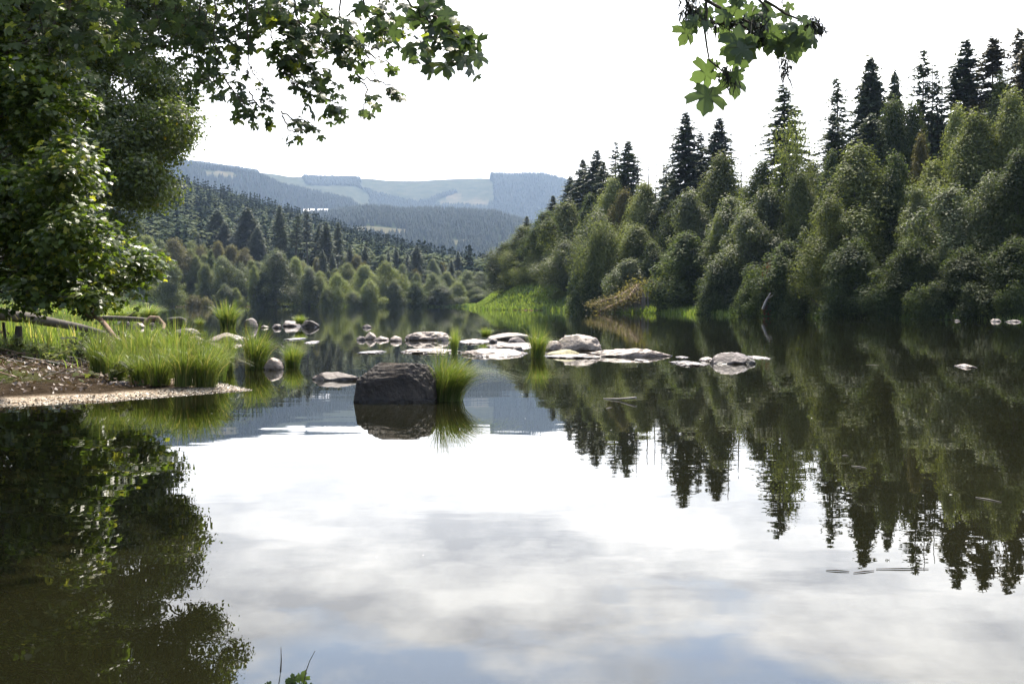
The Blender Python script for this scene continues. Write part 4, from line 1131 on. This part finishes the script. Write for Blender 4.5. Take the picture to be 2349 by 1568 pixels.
for i, (pp, rd) in enumerate(tk):
    stick('driftwood_stick', pp, [rd, rd * .9, rd * .5], 'snag' if i % 3 == 0 else 'bark_red', 'weathered grey driftwood stick lying on the shaded left bar' if i % 3 == 0 else 'reddish brown driftwood stick lying on the shaded left bar', 'stick', 'grey driftwood sticks on the left bar' if i % 3 == 0 else 'brown driftwood sticks on the left bar', n=5)
stick('floating_stick', [gp(1384, 913, .005), gp(1420, 914, .02), gp(1459, 911, .07)], [.006, .014, .018], 'snag', 'thicker pale stick poking out of the water right of the big boulder', 'stick')
for i, (x0, y0, x1, y1, lab) in enumerate([
    (1895, 1306, 1948, 1309, 'dark floating twig at the left of the drifting line'), (1958, 1312, 2005, 1307, 'thickest dark floating twig of the drifting line'),
    (2010, 1303, 2130, 1303, 'longest thin floating twig of the drifting line'), (1932, 1043, 1946, 1044, 'tiny pale floating twig in the right tree reflections'),
    (1953, 1067, 1988, 1072, 'short pale floating twig below the tiny one'), (2238, 1139, 2297, 1150, 'long pale floating twig near the right edge'),
    (1986, 836, 2016, 837, 'pale floating sliver level with the white rock tip'), (1390, 936, 1404, 933, 'short pale floating twig below the thicker stick')]):
    stick('floating_twig', [gp(x0, y0, .004), gp((x0 + x1) / 2, (y0 + y1) / 2 - 1, .006), gp(x1, y1, .004)], [.002, .004, .002] if i != 1 else [.002, .004, .002], 'twig' if i < 3 else 'snag', lab, 'twig', 'twigs floating on the river', n=5)


# ------------------------------------------------------------------ trees of the left bank
def polylobes(poly, n, D0, D1, r0, r1, seed, slope=0):
    rg = np.random.default_rng(seed); out = []
    px = [p[0] for p in poly]; py = [p[1] for p in poly]; tries = 0
    while len(out) < n and tries < 20000:
        tries += 1
        D = rg.uniform(D0, D1); r = rg.uniform(r0, r1); q = r / mpp(D) * .8
        x, y = rg.uniform(min(px), max(px)), rg.uniform(min(py), max(py)); D -= slope * (y - min(py)) / (max(py) - min(py)); q = r / mpp(D) * .8
        ok = all(inpoly(np.array(x + q * dx), np.array(y + q * dy * .8), poly) for dx, dy in ((1, 0), (-1, 0), (0, 1), (0, -1), (.7, .7), (.7, -.7)))
        if ok: out.append((np.array(pt(x, y, D)), r))
    return out


# large alder whose rounded crown leans over the water
poly1 = [(-330, -170), (330, -230), (520, -190), (570, -60), (545, 40), (480, 110), (458, 220), (468, 300), (462, 390), (428, 440), (392, 492), (330, 500), (318, 560), (255, 590), (-330, 640)]
al = tagit(empty('alder_tree', (-29.5, 60, tz(-29.5, 60) - .1)), 'huge rounded tree with small glossy leaves leaning over the water at left', 'tree')
O = np.array(al.location); rg = np.random.default_rng(41)
PP, NN = [], []; tr = MB()
tr.tube(wiggle((0, 0, -.4), (2.5, -1, 21), 9, .3, rg), np.linspace(.5, .08, 9), 10)
for i, (c, r) in enumerate(polylobes(poly1, 230, 60, 67, .9, 2.0, 42, 12)):
    P_, N2 = lobe_leaves(c - O, r, int(1000 * r * r / 2), rg, .7, .55); N2 = N2 + rg.normal(size=N2.shape) * .5
    P_ += rg.normal(size=P_.shape) * .14; PP.append(P_); NN.append(N2)
    P_, N2 = lobe_leaves(c - O, r * 1.25, 60, rg, .8, .9); PP.append(P_); NN.append(N2)
    if i % 2 == 0:
        e = c - O; z = max(3, e[2] - np.hypot(e[0], e[1]) * .5); tr.tube(wiggle((z * .12, -z * .05, z), e, 6, .25, rg), np.linspace(.13, .02, 6), 5, False)
P = np.concatenate(PP); V, Fq = leaf_quads(P, np.concatenate(NN), rg.uniform(.14, .32, len(P)), .55, rg)
print('ALDER', len(P))
obj('trunk', tr.mesh('trunk', M['bark'], True), al); obj('crown', make_mesh('crown', V, Fq, M['near'], rg.random(len(P))), al)

# big-leaved maple nearer on the bank, its low limbs hanging over the grass
poly2 = [(-420, -260), (200, -260), (290, -40), (270, 120), (225, 260), (235, 380), (262, 470), (300, 540), (385, 585), (432, 618), (415, 655), (355, 680), (325, 716), (268, 746), (140, 745), (60, 728), (0, 722), (-420, 724)]
ma = tagit(empty('maple_tree', (-18.6, 30.5, tz(-18.6, 30.5) - .1)), 'nearer broad-leaved maple whose low limbs hang over the fallen trunk at left', 'tree')
O = np.array(ma.location); mb = MB(); tr = MB(); rg = np.random.default_rng(51)
tr.tube(wiggle((0, 0, -.4), (1.5, .5, 15), 9, .25, rg), np.linspace(.42, .08, 9), 10)
for i, (c, r) in enumerate(polylobes(poly2, 270, 30, 34, .4, 1.05, 52, 6)):
    n = int(330 * r + 70); d = unit(rg.normal(size=(n, 3)) + [0, 0, .1]); P_ = c - O + d * (r * rg.uniform(.25, 1.1, n))[:, None] * [1, 1, .75]
    lobed_leaves(mb, P_, d + [0, 0, -.7] + rg.normal(size=(n, 3)) * .4, d * .5 + [0, -.15, .9] + rg.normal(size=(n, 3)) * .45, rg.uniform(.10, .19, n), LEAF_S, rg)
    if i % 2 == 0:
        e = c - O; z = max(1.5, e[2] - np.hypot(e[0], e[1]) * .25); tr.tube(wiggle((z * .1, 0, z), e, 6, .15, rg), np.linspace(.08, .012, 6), 5, False)
obj('trunk', tr.mesh('trunk', M['bark'], True), ma); obj('crown', mb.mesh('crown', M['maple']), ma)

# maple standing left of the viewpoint: its limbs arch overhead and hang into the picture
om = tagit(empty('maple_tree', (-8.2, 8.0, .3)), 'overhanging maple whose leafy twigs hang down across the top left sky', 'tree')
O = np.array(om.location); rg = np.random.default_rng(61); tr = MB()
def rel(x, y, D): return np.array(pt(x, y, D)) - O
tr.tube(wiggle((0, 0, -.5), (.8, .8, 10), 8, .15, rg), np.linspace(.34, .16, 8), 10)
obj('trunk', tr.mesh('trunk', M['bark'], True), om)
limb = [np.array((.6, .5, 6.2)), rel(280, -250, 12), rel(560, -160, 13), rel(760, -110, 12.5), rel(900, -60, 11), rel(1010, -30, 10)]
tr = MB(); tr.tube(limb, [.16, .12, .09, .06, .04, .02]); tr.tube([limb[1], rel(420, -120, 15), rel(560, -40, 16)], [.08, .05, .02]); tr.tube([limb[1], rel(200, -60, 15), rel(120, 60, 15)], [.08, .05, .02])
obj('limb', tr.mesh('limb', M['twig'], True), om)
mb = MB()  # unseen upper crown, added and shifted sunward to shade twigs and foreground water
for i in range(190):
    c = np.array((rg.uniform(-16, -2.2), rg.uniform(5, 23), rg.uniform(10, 16))) - O; r = rg.uniform(.9, 1.5); n = 260
    d = unit(rg.normal(size=(n, 3))); lobed_leaves(mb, c + d * (r * rg.uniform(.3, 1, n))[:, None], d + [0, 0, -.6], d * .4 + [0, 0, .9] + rg.normal(size=(n, 3)) * .4, rg.uniform(.16, .26, n), LEAF_S, rg)
obj('crown', mb.mesh('crown', M['maple']), om)
def nearest(poly, p):
    q = np.concatenate([np.linspace(poly[i], poly[i + 1], 12) for i in range(len(poly) - 1)]); return q[np.argmin(((q - p) ** 2).sum(1))]
def c2(cx, cy): return 440.4 + .2969 * cx, .2969 * cy
# twig paths (surveyed), leaf count, leaf size, share of the twig that stays bare at the top, spread
TW = [([(100, -80), (120, 60), (90, 200), (140, 330)], 14.8, 60, .15, .05, .24, 3), ([(330, -80), (420, 40), (440, 160), (400, 300)], 14.6, 60, .15, .05, .24, 3), ([(560, -80), (600, 40), (580, 160)], 14, 50, .15, .05, .22, 2), ([(-120, -60), (-140, 120), (-90, 260)], 15, 60, .15, .05, .26, 3),
    ([(580, -80), (600, 200), (640, 350), (700, 480), (760, 560)], 13.0, 26, .16, .45, .05, 5), ([(760, 560), (800, 620), (930, 740), (990, 800)], 13.0, 24, .15, 0, .13, 3),
    ([(430, -80), (420, 300), (440, 500), (500, 590), (590, 730), (690, 860)], 13.4, 10, .13, .6, .06, 4), ([(690, 860), (780, 930), (900, 920), (930, 980)], 13.4, 12, .15, 0, .07, 2), ([(695, 890), (740, 1000), (790, 1020), (850, 1070)], 13.4, 7, .15, .2, .05, 2),
    ([(1130, -80), (1140, 200), (1160, 350), (1210, 430), (1270, 560)], 12.4, 16, .15, .5, .08, 4), ([(1270, 560), (1350, 700), (1340, 800), (1310, 890)], 12.4, 12, .14, .35, .07, 3), ([(1290, 590), (1450, 630), (1540, 660), (1620, 720)], 12.4, 9, .17, .45, .05, 2), ([(1340, 380), (1380, 520), (1450, 630)], 12.4, 2, .12, .6, .03, 0), ([(1340, 390), (1450, 460), (1540, 490), (1575, 530)], 12.4, 5, .13, .7, .04, 1),
    ([(180, -80), (175, 300), (200, 500), (250, 600)], 13.8, 22, .15, .4, .10, 4), ([(250, 600), (330, 710), (390, 800), (440, 870), (560, 930)], 13.8, 24, .15, .15, .09, 3),
    ([(1320, -80), (1330, 150), (1310, 320), (1400, 370)], 12.2, 30, .17, .2, .14, 4), ([(1600, -80), (1750, 100), (1880, 220), (1990, 380)], 9.6, 46, .19, .1, .16, 2), ([(1850, 120), (1960, 200), (2060, 300), (2110, 390)], 9.4, 26, .20, .1, .11, 1), ([(1700, -60), (1860, 40), (1900, 120)], 9.8, 14, .17, .1, .12, 1),
    ([(1540, 280), (1620, 370), (1720, 410), (1790, 430)], 11.5, 9, .14, .4, .07, 1), ([(760, -80), (820, 150), (900, 250), (1010, 370)], 12.8, 60, .17, .05, .17, 4), ([(640, -60), (720, 120), (840, 300), (880, 360)], 13, 60, .17, .1, .18, 3), ([(700, 300), (850, 430), (950, 560), (990, 640)], 13.2, 50, .16, .1, .13, 2),
    ([(990, 640), (1000, 720), (1090, 690), (1150, 650)], 13.2, 9, .13, .4, .06, 1), ([(1000, 720), (1080, 790), (1130, 840), (1200, 800)], 13.2, 16, .14, .2, .08, 2), ([(1000, 40), (1080, 180), (1100, 300), (1150, 340)], 12.6, 40, .16, .1, .14, 2), ([(1250, 80), (1400, 100), (1560, 130), (1680, 160)], 11.4, 46, .17, .1, .16, 2), ([(1450, -50), (1480, 130), (1420, 250)], 11.8, 24, .16, .1, .12, 2),
    ([(920, -40), (1010, 60), (1060, 80)], 12.8, 9, .13, .3, .10, 1), ([(1180, 200), (1240, 300), (1290, 350)], 12.3, 18, .16, .1, .10, 1),
    ([(60, -60), (60, 200), (90, 420), (150, 560)], 14.6, 60, .15, .1, .25, 4), ([(300, -60), (320, 120), (330, 300), (390, 420)], 14.4, 60, .15, .05, .22, 3), ([(-60, 100), (-20, 300), (20, 500), (80, 590)], 15, 50, .14, .1, .22, 3), ([(480, -60), (500, 120), (520, 260)], 14.2, 46, .15, .05, .2, 2),
    ([(20, 560), (60, 640), (130, 600)], 14.8, 12, .14, .1, .12, 1), ([(-20, 640), (0, 780), (50, 770)], 15, 7, .14, .2, .07, 1), ([(150, 600), (200, 640), (230, 660)], 13.9, 8, .16, .1, .07, 1),
    ([(360, 640), (390, 700), (350, 760)], 13.8, 9, .13, .1, .06, 1), ([(440, 700), (480, 780), (520, 830), (590, 860)], 13.6, 14, .13, .1, .08, 1),
    ([(-300, -60), (-260, 150), (-200, 380)], 14.5, 60, .15, .05, .26, 4), ([(-520, -60), (-470, 120), (-420, 340)], 14.5, 60, .15, .05, .28, 4), ([(-760, -60), (-700, 100), (-640, 300)], 13.5, 60, .16, .05, .3, 4), ([(-1000, -60), (-930, 100), (-850, 330)], 13, 60, .16, .05, .3, 4), ([(-1250, -60), (-1180, 120), (-1100, 420)], 12.5, 60, .17, .05, .3, 4)]
for path, D, nl, sz, bare, spr, nm in TW:
    P = np.array([rel(*c2(*q), D + rg.uniform(-.15, .15)) for q in path])
    m = 14; t = np.linspace(0, 1, len(P)); tt = np.linspace(0, 1, m); P = np.stack([np.interp(tt, t, P[:, k]) for k in range(3)], -1); P[1:-1] += rg.normal(size=(m - 2, 3)) * .012
    tw = MB()
    if path[0][1] < 0:
        q = nearest(limb, P[0]); tw.tube([q, (q + P[0]) / 2 + [0, 0, .1], P[0]], [.02, .016, .013], 5)
    tw.tube(P, np.linspace(.013, .004, m), 5)
    mb = MB(); s = bare + (1 - bare) * rg.random(nl) ** .8
    A = np.stack([np.interp(s, tt, P[:, k]) for k in range(3)], -1)
    B = A + np.clip(rg.normal(size=(nl, 3)), -1.6, 1.6) * spr * np.array([1.1, .9, .8]) + [0, 0, -.04]
    for i in range(nl): tw.tube([A[i], (A[i] + B[i]) / 2 + [0, 0, .015], B[i]], [.0025, .002, .0015], 3, False)
    tn = rg.random(nl); lobed_leaves(mb, B, rg.normal(size=(nl, 3)) * .55 + [.1, -.2, -.8], rg.normal(size=(nl, 3)) * .5 + [0, -.65, .65], sz * rg.uniform(.45, 1.0, nl), LEAF_D, rg, tn, .5)
    br = obj('hanging_branch', tw.mesh('hanging_branch', M['twig'], True), om)
    obj('leaves', mb.mesh('leaves', M['maple_hang']), br)
def moss_tuft(name, a, b, r, n, parent, seed):
    """ragged clump of hanging moss strands from a to b"""
    rg = np.random.default_rng(seed); m = MB(); a, b = np.array(a), np.array(b); n = int(n * .55)
    for i in range(n):
        s = rg.random(); p = a + (b - a) * s; rr_ = r * math.sin(math.pi * (.18 + .72 * s)) ; q = p + rg.normal(size=3) * rr_ * .5; e = q + rg.normal(size=3) * rr_ * .6 + [0, 0, -r * rg.uniform(.4, 1.3)]
        w = rg.normal(size=3); w = w / np.linalg.norm(w) * r * .10
        m.add([q - w, q + w, (q + e) / 2 + w * .7, e], [(0, 1, 2, 3)])
    for i in range(7):
        q = b + rg.normal(size=3) * r * .4; m.tube([q, q + [rg.normal() * r * .5, 0, -r * rg.uniform(1, 2.2)], q + [rg.normal() * r, 0, -r * rg.uniform(2.2, 4.2)]], [.0012, .001, .0006], 3, False)
    return obj(name, m.mesh(name, M['moss']), parent)
for i, (a, b, r) in enumerate([((740, 560), (800, 640), .07), ((420, 510), (425, 580), .05), ((450, 510), (560, 610), .05), ((1140, 150), (1180, 230), .06), ((1620, 180), (1640, 250), .05), ((1010, 290), (1050, 350), .08), ((1290, 850), (1330, 910), .045), ((1180, 390), (1210, 430), .04)]):
    moss_tuft('moss', rel(*c2(*a), 12.9), rel(*c2(*b), 12.9), r, 160, om, 70 + i)

# maple right of the viewpoint: one mossy limb end with big leaves hangs into the top right of the picture
mr = tagit(empty('maple_tree', (4.4, -.4, .3)), 'maple whose mossy limb end with large lobed leaves hangs against the top right sky', 'tree')
O = np.array(mr.location); rg = np.random.default_rng(81)
def c3(cx, cy): return 1468.1 + .2223 * cx, .2223 * cy
def q3(cx, cy, D=6.6): return np.array(pt(*c3(cx, cy), D)) - O
tr = MB(); tr.tube(wiggle((0, 0, -.5), (-.3, .4, 8), 8, .12, rg), np.linspace(.30, .13, 8), 10); obj('trunk', tr.mesh('trunk', M['bark'], True), mr)
tr = MB(); tr.tube([(-.15, .2, 4.6), q3(2400, -900, 4), q3(1700, -420, 6), q3(1000, -260, 6.6), q3(640, -150, 6.6)], [.12, .09, .06, .035, .02]); obj('limb', tr.mesh('limb', M['twig'], True), mr)
def branch(paths, extra=()):
    tw = MB()
    for pth, r0, r1 in paths: tw.tube([q3(*p) for p in pth], np.linspace(r0, r1, len(pth)), 6)
    return tw
tws = [([(660, -160), (680, 0), (690, 120), (670, 330), (690, 480), (715, 620), (800, 690), (870, 750), (960, 800)], .010, .004), ([(690, 110), (590, 200), (480, 215)], .006, .003),
       ([(1240, -300), (1230, 0), (1290, 60), (1330, 120)], .012, .006), ([(1280, 0), (1400, 70), (1500, 140), (1620, 190), (1800, 230), (1900, 310)], .010, .004), ([(620, -40), (770, 50), (900, 120), (1050, 190), (1200, 270), (1300, 330), (1450, 440)], .013, .005),
       ([(620, 220), (820, 230), (1050, 260), (1230, 380)], .014, .007), ([(1430, 230), (1470, 320), (1560, 420)], .005, .003), ([(760, 250), (785, 400), (770, 550)], .004, .002), ([(800, 760), (740, 930), (715, 985)], .003, .002)]
hb = obj('hanging_branch', branch(tws).mesh('hanging_branch', M['twig'], True), mr)
allp = np.concatenate([np.linspace(q3(*p[i]), q3(*p[i + 1]), 8) for p, _, _ in tws for i in range(len(p) - 1)])
LV = [(500, 330, 130, 255, .5), (690, 985, 185, 258, .55), (700, 760, 150, 212, .4), (975, 850, 140, 275, .5), (1040, 420, 190, 235, .5), (1010, 620, 110, 330, .4), (900, 790, 90, 240, .3), (1000, 760, 80, 320, .3), (870, 310, 100, 255, .5), (1190, 440, 105, 268, .55), (1330, 440, 110, 262, .5), (1420, 450, 110, 290, .45),
      (1290, 150, 150, 300, .45), (1360, 330, 100, 330, .4), (1560, 440, 165, 275, .7), (1470, 480, 100, 250, .6), (1570, 380, 100, 200, .4), (1740, 380, 120, 290, .4), (1740, 270, 95, 320, .35), (1690, 190, 70, 60, .85), (1490, 150, 80, 255, .7), (1020, -20, 90, 270, .7), (870, 150, 95, 220, .45), (980, 90, 110, 320, .5), (1140, 80, 85, 290, .35), (560, 220, 90, 200, .35), (650, 150, 90, 240, .3),
      (680, 250, 65, 270, .35), (1420, 350, 90, 320, .4), (1090, 450, 95, 280, .5), (1650, 450, 90, 320, .35), (1800, 420, 75, 295, .35), (1240, 300, 110, 250, .3), (1050, 520, 120, 320, .45), (960, 470, 130, 225, .5), (1250, 160, 70, 220, .4), (720, 120, 90, 30, .4), (820, 20, 80, 20, .5), (1540, 60, 60, 250, .75), (1590, 260, 80, 240, .3), (1640, 330, 90, 200, .35), (1500, 270, 70, 210, .5), (900, 200, 90, 270, .3), (1130, 200, 110, 250, .4), (800, 660, 40, 20, .3), (760, 690, 40, 240, .3), (1310, 60, 70, 250, .3)]
A, T, Nn, Sz, Tt = [], [], [], [], []
pet = MB()
for cx, cy, r, ang, tn in LV:
    a = math.radians(ang); D = 6.6 + rg.uniform(-.2, .2); t = np.array([math.cos(a), rg.uniform(-.35, .35), math.sin(a)]); p = q3(cx - math.cos(a) * r * .45, cy + math.sin(a) * r * .45, D)
    A.append(p); T.append(t); Nn.append(np.array([rg.normal() * .28, -1, rg.normal() * .3 - .05])); Sz.append(r * .2223 * mpp(D) * 1.7); Tt.append(tn * .9)
    j = allp[np.argmin(((allp - p) ** 2).sum(1))]; pet.tube([j, (j + p) / 2 + [0, 0, .012], p], [.003, .0022, .0018], 4, False)
mb = MB(); lobed_leaves(mb, np.array(A), np.array(T), np.array(Nn), np.array(Sz), LEAF_D, rg, np.array(Tt), .55)
obj('leaves', mb.mesh('leaves', M['maple_hang']), hb); obj('leaf_stalks', pet.mesh('leaf_stalks', M['twig']), hb)
for i, (a, b, r, n) in enumerate([((480, -40), (555, 150), .075, 300), ((620, 215), (1050, 230), .05, 420), ((1180, 230), (1270, 340), .085, 300), ((1540, 510), (1480, 760), .055, 300), ((1700, 215), (1880, 290), .06, 300), ((880, 720), (960, 810), .06, 240), ((1560, 330), (1640, 370), .05, 200), ((760, 290), (780, 340), .02, 50), ((1450, -30), (1475, 20), .03, 60)]):
    moss_tuft('moss', q3(*a), q3(*b), r, n, hb, 90 + i)

# low plants
def leafy(name, x, y, D, h, n, sz, mat, label, cat='plant', spread=.25, seed=0, group=None):
    p = pt(x, y, D); z = tz(p.x, D); o = tagit(empty(name, (p.x, D, z)), label, cat, group); rg = np.random.default_rng(seed); st = MB(); mb = MB()
    for i in range(max(4, n // 9)):
        e = np.array([rg.normal() * spread, rg.normal() * spread, h * rg.uniform(.6, 1.05)]); st.tube([(0, 0, -.02), e * [.4, .4, .6], e], [.008, .006, .003], 4, False)
        m = 9; s = rg.uniform(.35, 1, m)[:, None]; P = e * s + rg.normal(size=(m, 3)) * sz * .6
        lobed_leaves(mb, P, rg.normal(size=(m, 3)) + [0, 0, -.1], rg.normal(size=(m, 3)) * .4 + [0, -.2, 1], sz * rg.uniform(.6, 1.2, m), LEAF_S, rg)
    obj('stems', st.mesh('stems', M['twig']), o); obj('leaves', mb.mesh('leaves', M[mat]), o)
for i, (x, y, D, h, n, mat, lab) in enumerate([
    (40, 815, 24, .55, 90, 'yellow', 'bright leafy plant at the left edge beyond the driftwood'), (78, 818, 23.5, .5, 80, 'yellow', 'bright leafy plant second from the left edge'), (112, 822, 23, .45, 80, 'yellow', 'bright low plant just left of the dark tussock'),
    (215, 790, 23, 1.0, 120, 'dark', 'tall dark leafy weed rising from the dark tussock'), (190, 800, 23.5, .8, 90, 'dark', 'dark leafy weed left of the tall one'), (320, 886, 18.6, .25, 30, 'yellow', 'tiny yellow-green seedling on the gravel edge'), (252, 884, 18.4, .3, 40, 'yellow', 'small seedling by the mossy clod on the bar')]):
    leafy('leafy_plant', x, y, D, h, n, .11, mat, lab, 'plant', .22, 200 + i, 'leafy weeds on the left bar')
rock('brown mossy clod of earth at the left end of the bright gravel', 245, 300, 872, 892, 'brownrock', .6, .8, .3, 71, 'earth_clod', group='clods on the gravel bar', z0=.03)
# shoot at the bottom edge, growing on the near bank
def c6(cx, cy, D=2.25): return np.array(pt(587 + .0781 * cx, 1450 + .0781 * cy, D))
sh = tagit(empty('bramble_shoot', (-.42, 2.3, tz(-.42, 2.3))), 'small leafy shoot with thin bare stems poking up at the bottom edge', 'plant'); O = np.array(sh.location)
st = MB()
for path in ([(670, 1515), (710, 1250), (722, 1150)], [(722, 1150), (745, 800), (735, 420)], [(1400, 1515), (1480, 1100), (1580, 820), (1740, 520)], [(950, 1600), (1010, 1480), (1100, 1330)], [(1250, 1600), (1300, 1400), (1330, 1290)], [(300, 1600), (390, 1480)], [(1600, 1600), (1620, 1500)]):
    P = np.array([c6(*p) for p in path]) - O
    if path[0][1] > 1500: P = np.vstack([[(P[0, 0] * .3, 0, -.02)], [P[0] * [.8, 1, .6]], P])
    st.tube(P, np.linspace(.0022, .0006, len(P)), 5)
obj('stems', st.mesh('stems', M['twig']), sh)
mb = MB(); rg = np.random.default_rng(5)
for cx, cy, r, tn, ang in [(1330, 1300, 210, .9, 80), (1260, 1330, 120, .7, 200), (1100, 1330, 150, .15, 100), (950, 1470, 160, .1, 130), (390, 1490, 90, .1, 60), (290, 1520, 60, .1, 120), (1100, 1510, 110, .1, 20), (1610, 1520, 70, .1, 90), (1000, 1560, 200, .2, 60), (1400, 1560, 150, .4, 80)]:
    a = math.radians(ang); r2 = r * .0781 * mpp(2.25) * 1.6; p = c6(cx - math.cos(a) * r * .5, cy + math.sin(a) * r * .5) - O
    lobed_leaves(mb, np.array([p]), np.array([[math.cos(a), .1, math.sin(a)]]), np.array([[rg.normal() * .3, -.8, .5]]), np.array([r2]), LEAF_D, rg, np.array([tn]), .4)
obj('leaves', mb.mesh('leaves', M['maple']), sh)

# ------------------------------------------------------------------ sky, sun, haze
w = bpy.data.worlds.new('World'); sc.world = w; w.use_nodes = True
nt = w.node_tree; bg = nt.nodes['Background']
sky = nt.nodes.new('ShaderNodeTexSky'); sky.sky_type = 'NISHITA'; sky.sun_disc = False
sky.sun_elevation = R(SUN_EL); sky.sun_rotation = R(SUN_AZ); sky.dust_density = 2.0; sky.air_density = 1.2
tc = nt.nodes.new('ShaderNodeTexCoord'); dirv = tc.outputs['Generated']
sx = nt.nodes.new('ShaderNodeSeparateXYZ'); nt.links.new(dirv, sx.inputs[0])
zz = math_(nt, 'ADD', math_(nt, 'MAXIMUM', sx.outputs[2], 0.0), .10)
cx = nt.nodes.new('ShaderNodeCombineXYZ'); nt.links.new(math_(nt, 'DIVIDE', sx.outputs[0], zz), cx.inputs[0]); nt.links.new(math_(nt, 'DIVIDE', sx.outputs[1], zz), cx.inputs[1])
n1 = noise_(nt, cx.outputs[0], 1.5, 8, .55); n2 = noise_(nt, cx.outputs[0], 1.9, 8, .58); n3 = noise_(nt, cx.outputs[0], 5, 8, .62)
# broken cloud: closed low down toward the sun, opening to blue higher up
thin = nt.nodes.new('ShaderNodeMapRange'); thin.inputs[1].default_value = .19; thin.inputs[2].default_value = .38; thin.inputs[3].default_value = .42; thin.inputs[4].default_value = -.02
nt.links.new(sx.outputs[2], thin.inputs[0])
cov = math_(nt, 'ADD', math_(nt, 'ADD', n1, math_(nt, 'MULTIPLY', n3, .16)), thin.outputs[0])
mask = ramp(nt, cov, [(.56, (0, 0, 0)), (.72, (1, 1, 1))])
sd = (math.sin(R(SUN_AZ)) * math.cos(R(SUN_EL)), math.cos(R(SUN_AZ)) * math.cos(R(SUN_EL)), math.sin(R(SUN_EL)))
dt = nt.nodes.new('ShaderNodeVectorMath'); dt.operation = 'DOT_PRODUCT'; nt.links.new(dirv, dt.inputs[0]); dt.inputs[1].default_value = sd
fw = math_(nt, 'POWER', math_(nt, 'MAXIMUM', math_(nt, 'ADD', math_(nt, 'MULTIPLY', dt.outputs['Value'], .5), .5), 0), 4.0)
lum = math_(nt, 'ADD', math_(nt, 'MULTIPLY', fw, 35.0), 1.5)
shade = ramp(nt, n2, [(.38, (.50, .51, .545)), (.60, (1.0, 1.0, 1.0))])
hor = nt.nodes.new('ShaderNodeMapRange'); hor.inputs[1].default_value = .06; hor.inputs[2].default_value = .24; nt.links.new(sx.outputs[2], hor.inputs[0])
shade = mixc(nt, hor.outputs[0], (1, 1, 1), shade)
cl = nt.nodes.new('ShaderNodeVectorMath'); cl.operation = 'SCALE'; nt.links.new(mixc(nt, 1.0, (1.0, .975, .93), shade, 'MULTIPLY'), cl.inputs[0]); nt.links.new(lum, cl.inputs['Scale'])
sk2 = nt.nodes.new('ShaderNodeVectorMath'); sk2.operation = 'SCALE'; nt.links.new(sky.outputs[0], sk2.inputs[0]); sk2.inputs['Scale'].default_value = 2.1
nt.links.new(mixc(nt, mask, sk2.outputs[0], cl.outputs[0]), bg.inputs['Color']); bg.inputs['Strength'].default_value = .1

sun = bpy.data.lights.new('sun', 'SUN'); sun.energy = 5.0; sun.angle = R(.5); sun.color = (1, .92, .80)
so = bpy.data.objects.new('sun', sun); C.objects.link(so)
so.rotation_euler = Vector(sd).to_track_quat('Z', 'Y').to_euler(); so.location = (-20, 20, 60)

hm, nt, out = new_mat('river_haze')
pv = nt.nodes.new('ShaderNodeVolumePrincipled'); pv.inputs['Color'].default_value = (.53, .71, 1.0, 1); pv.inputs['Density'].default_value = 5.2e-5; pv.inputs['Anisotropy'].default_value = .35
nt.links.new(pv.outputs[0], out.inputs['Volume'])
try: hm.cycles.homogeneous_volume = True
except Exception: pass
mb = MB(); mb.box((0, 0, 548), (6800, 6800, 552))
tagit(obj('haze', mb.mesh('haze', hm)), 'pale blue summer haze filling the valley', 'haze', None, 'stuff')

# ------------------------------------------------------------------ camera and render settings
cam = bpy.data.cameras.new('camera'); co = bpy.data.objects.new('camera', cam); C.objects.link(co)
co.location = (0, 0, CAMZ); co.rotation_euler = (math.pi / 2 - TH, 0, 0)
cam.sensor_width = 36; cam.lens = 36 * F / 1024; cam.clip_start = .05; cam.clip_end = 20000
sc.camera = co
sc.render.engine = 'CYCLES'
cy = sc.cycles
cy.use_denoising = True
cy.max_bounces = 6; cy.diffuse_bounces = 3; cy.glossy_bounces = 3; cy.transmission_bounces = 3; cy.volume_bounces = 0; cy.transparent_max_bounces = 4
cy.sample_clamp_indirect = 6.0
vs = sc.view_settings; vs.view_transform = 'Standard'; vs.look = 'None'; vs.exposure = 1.25; vs.gamma = 1.0
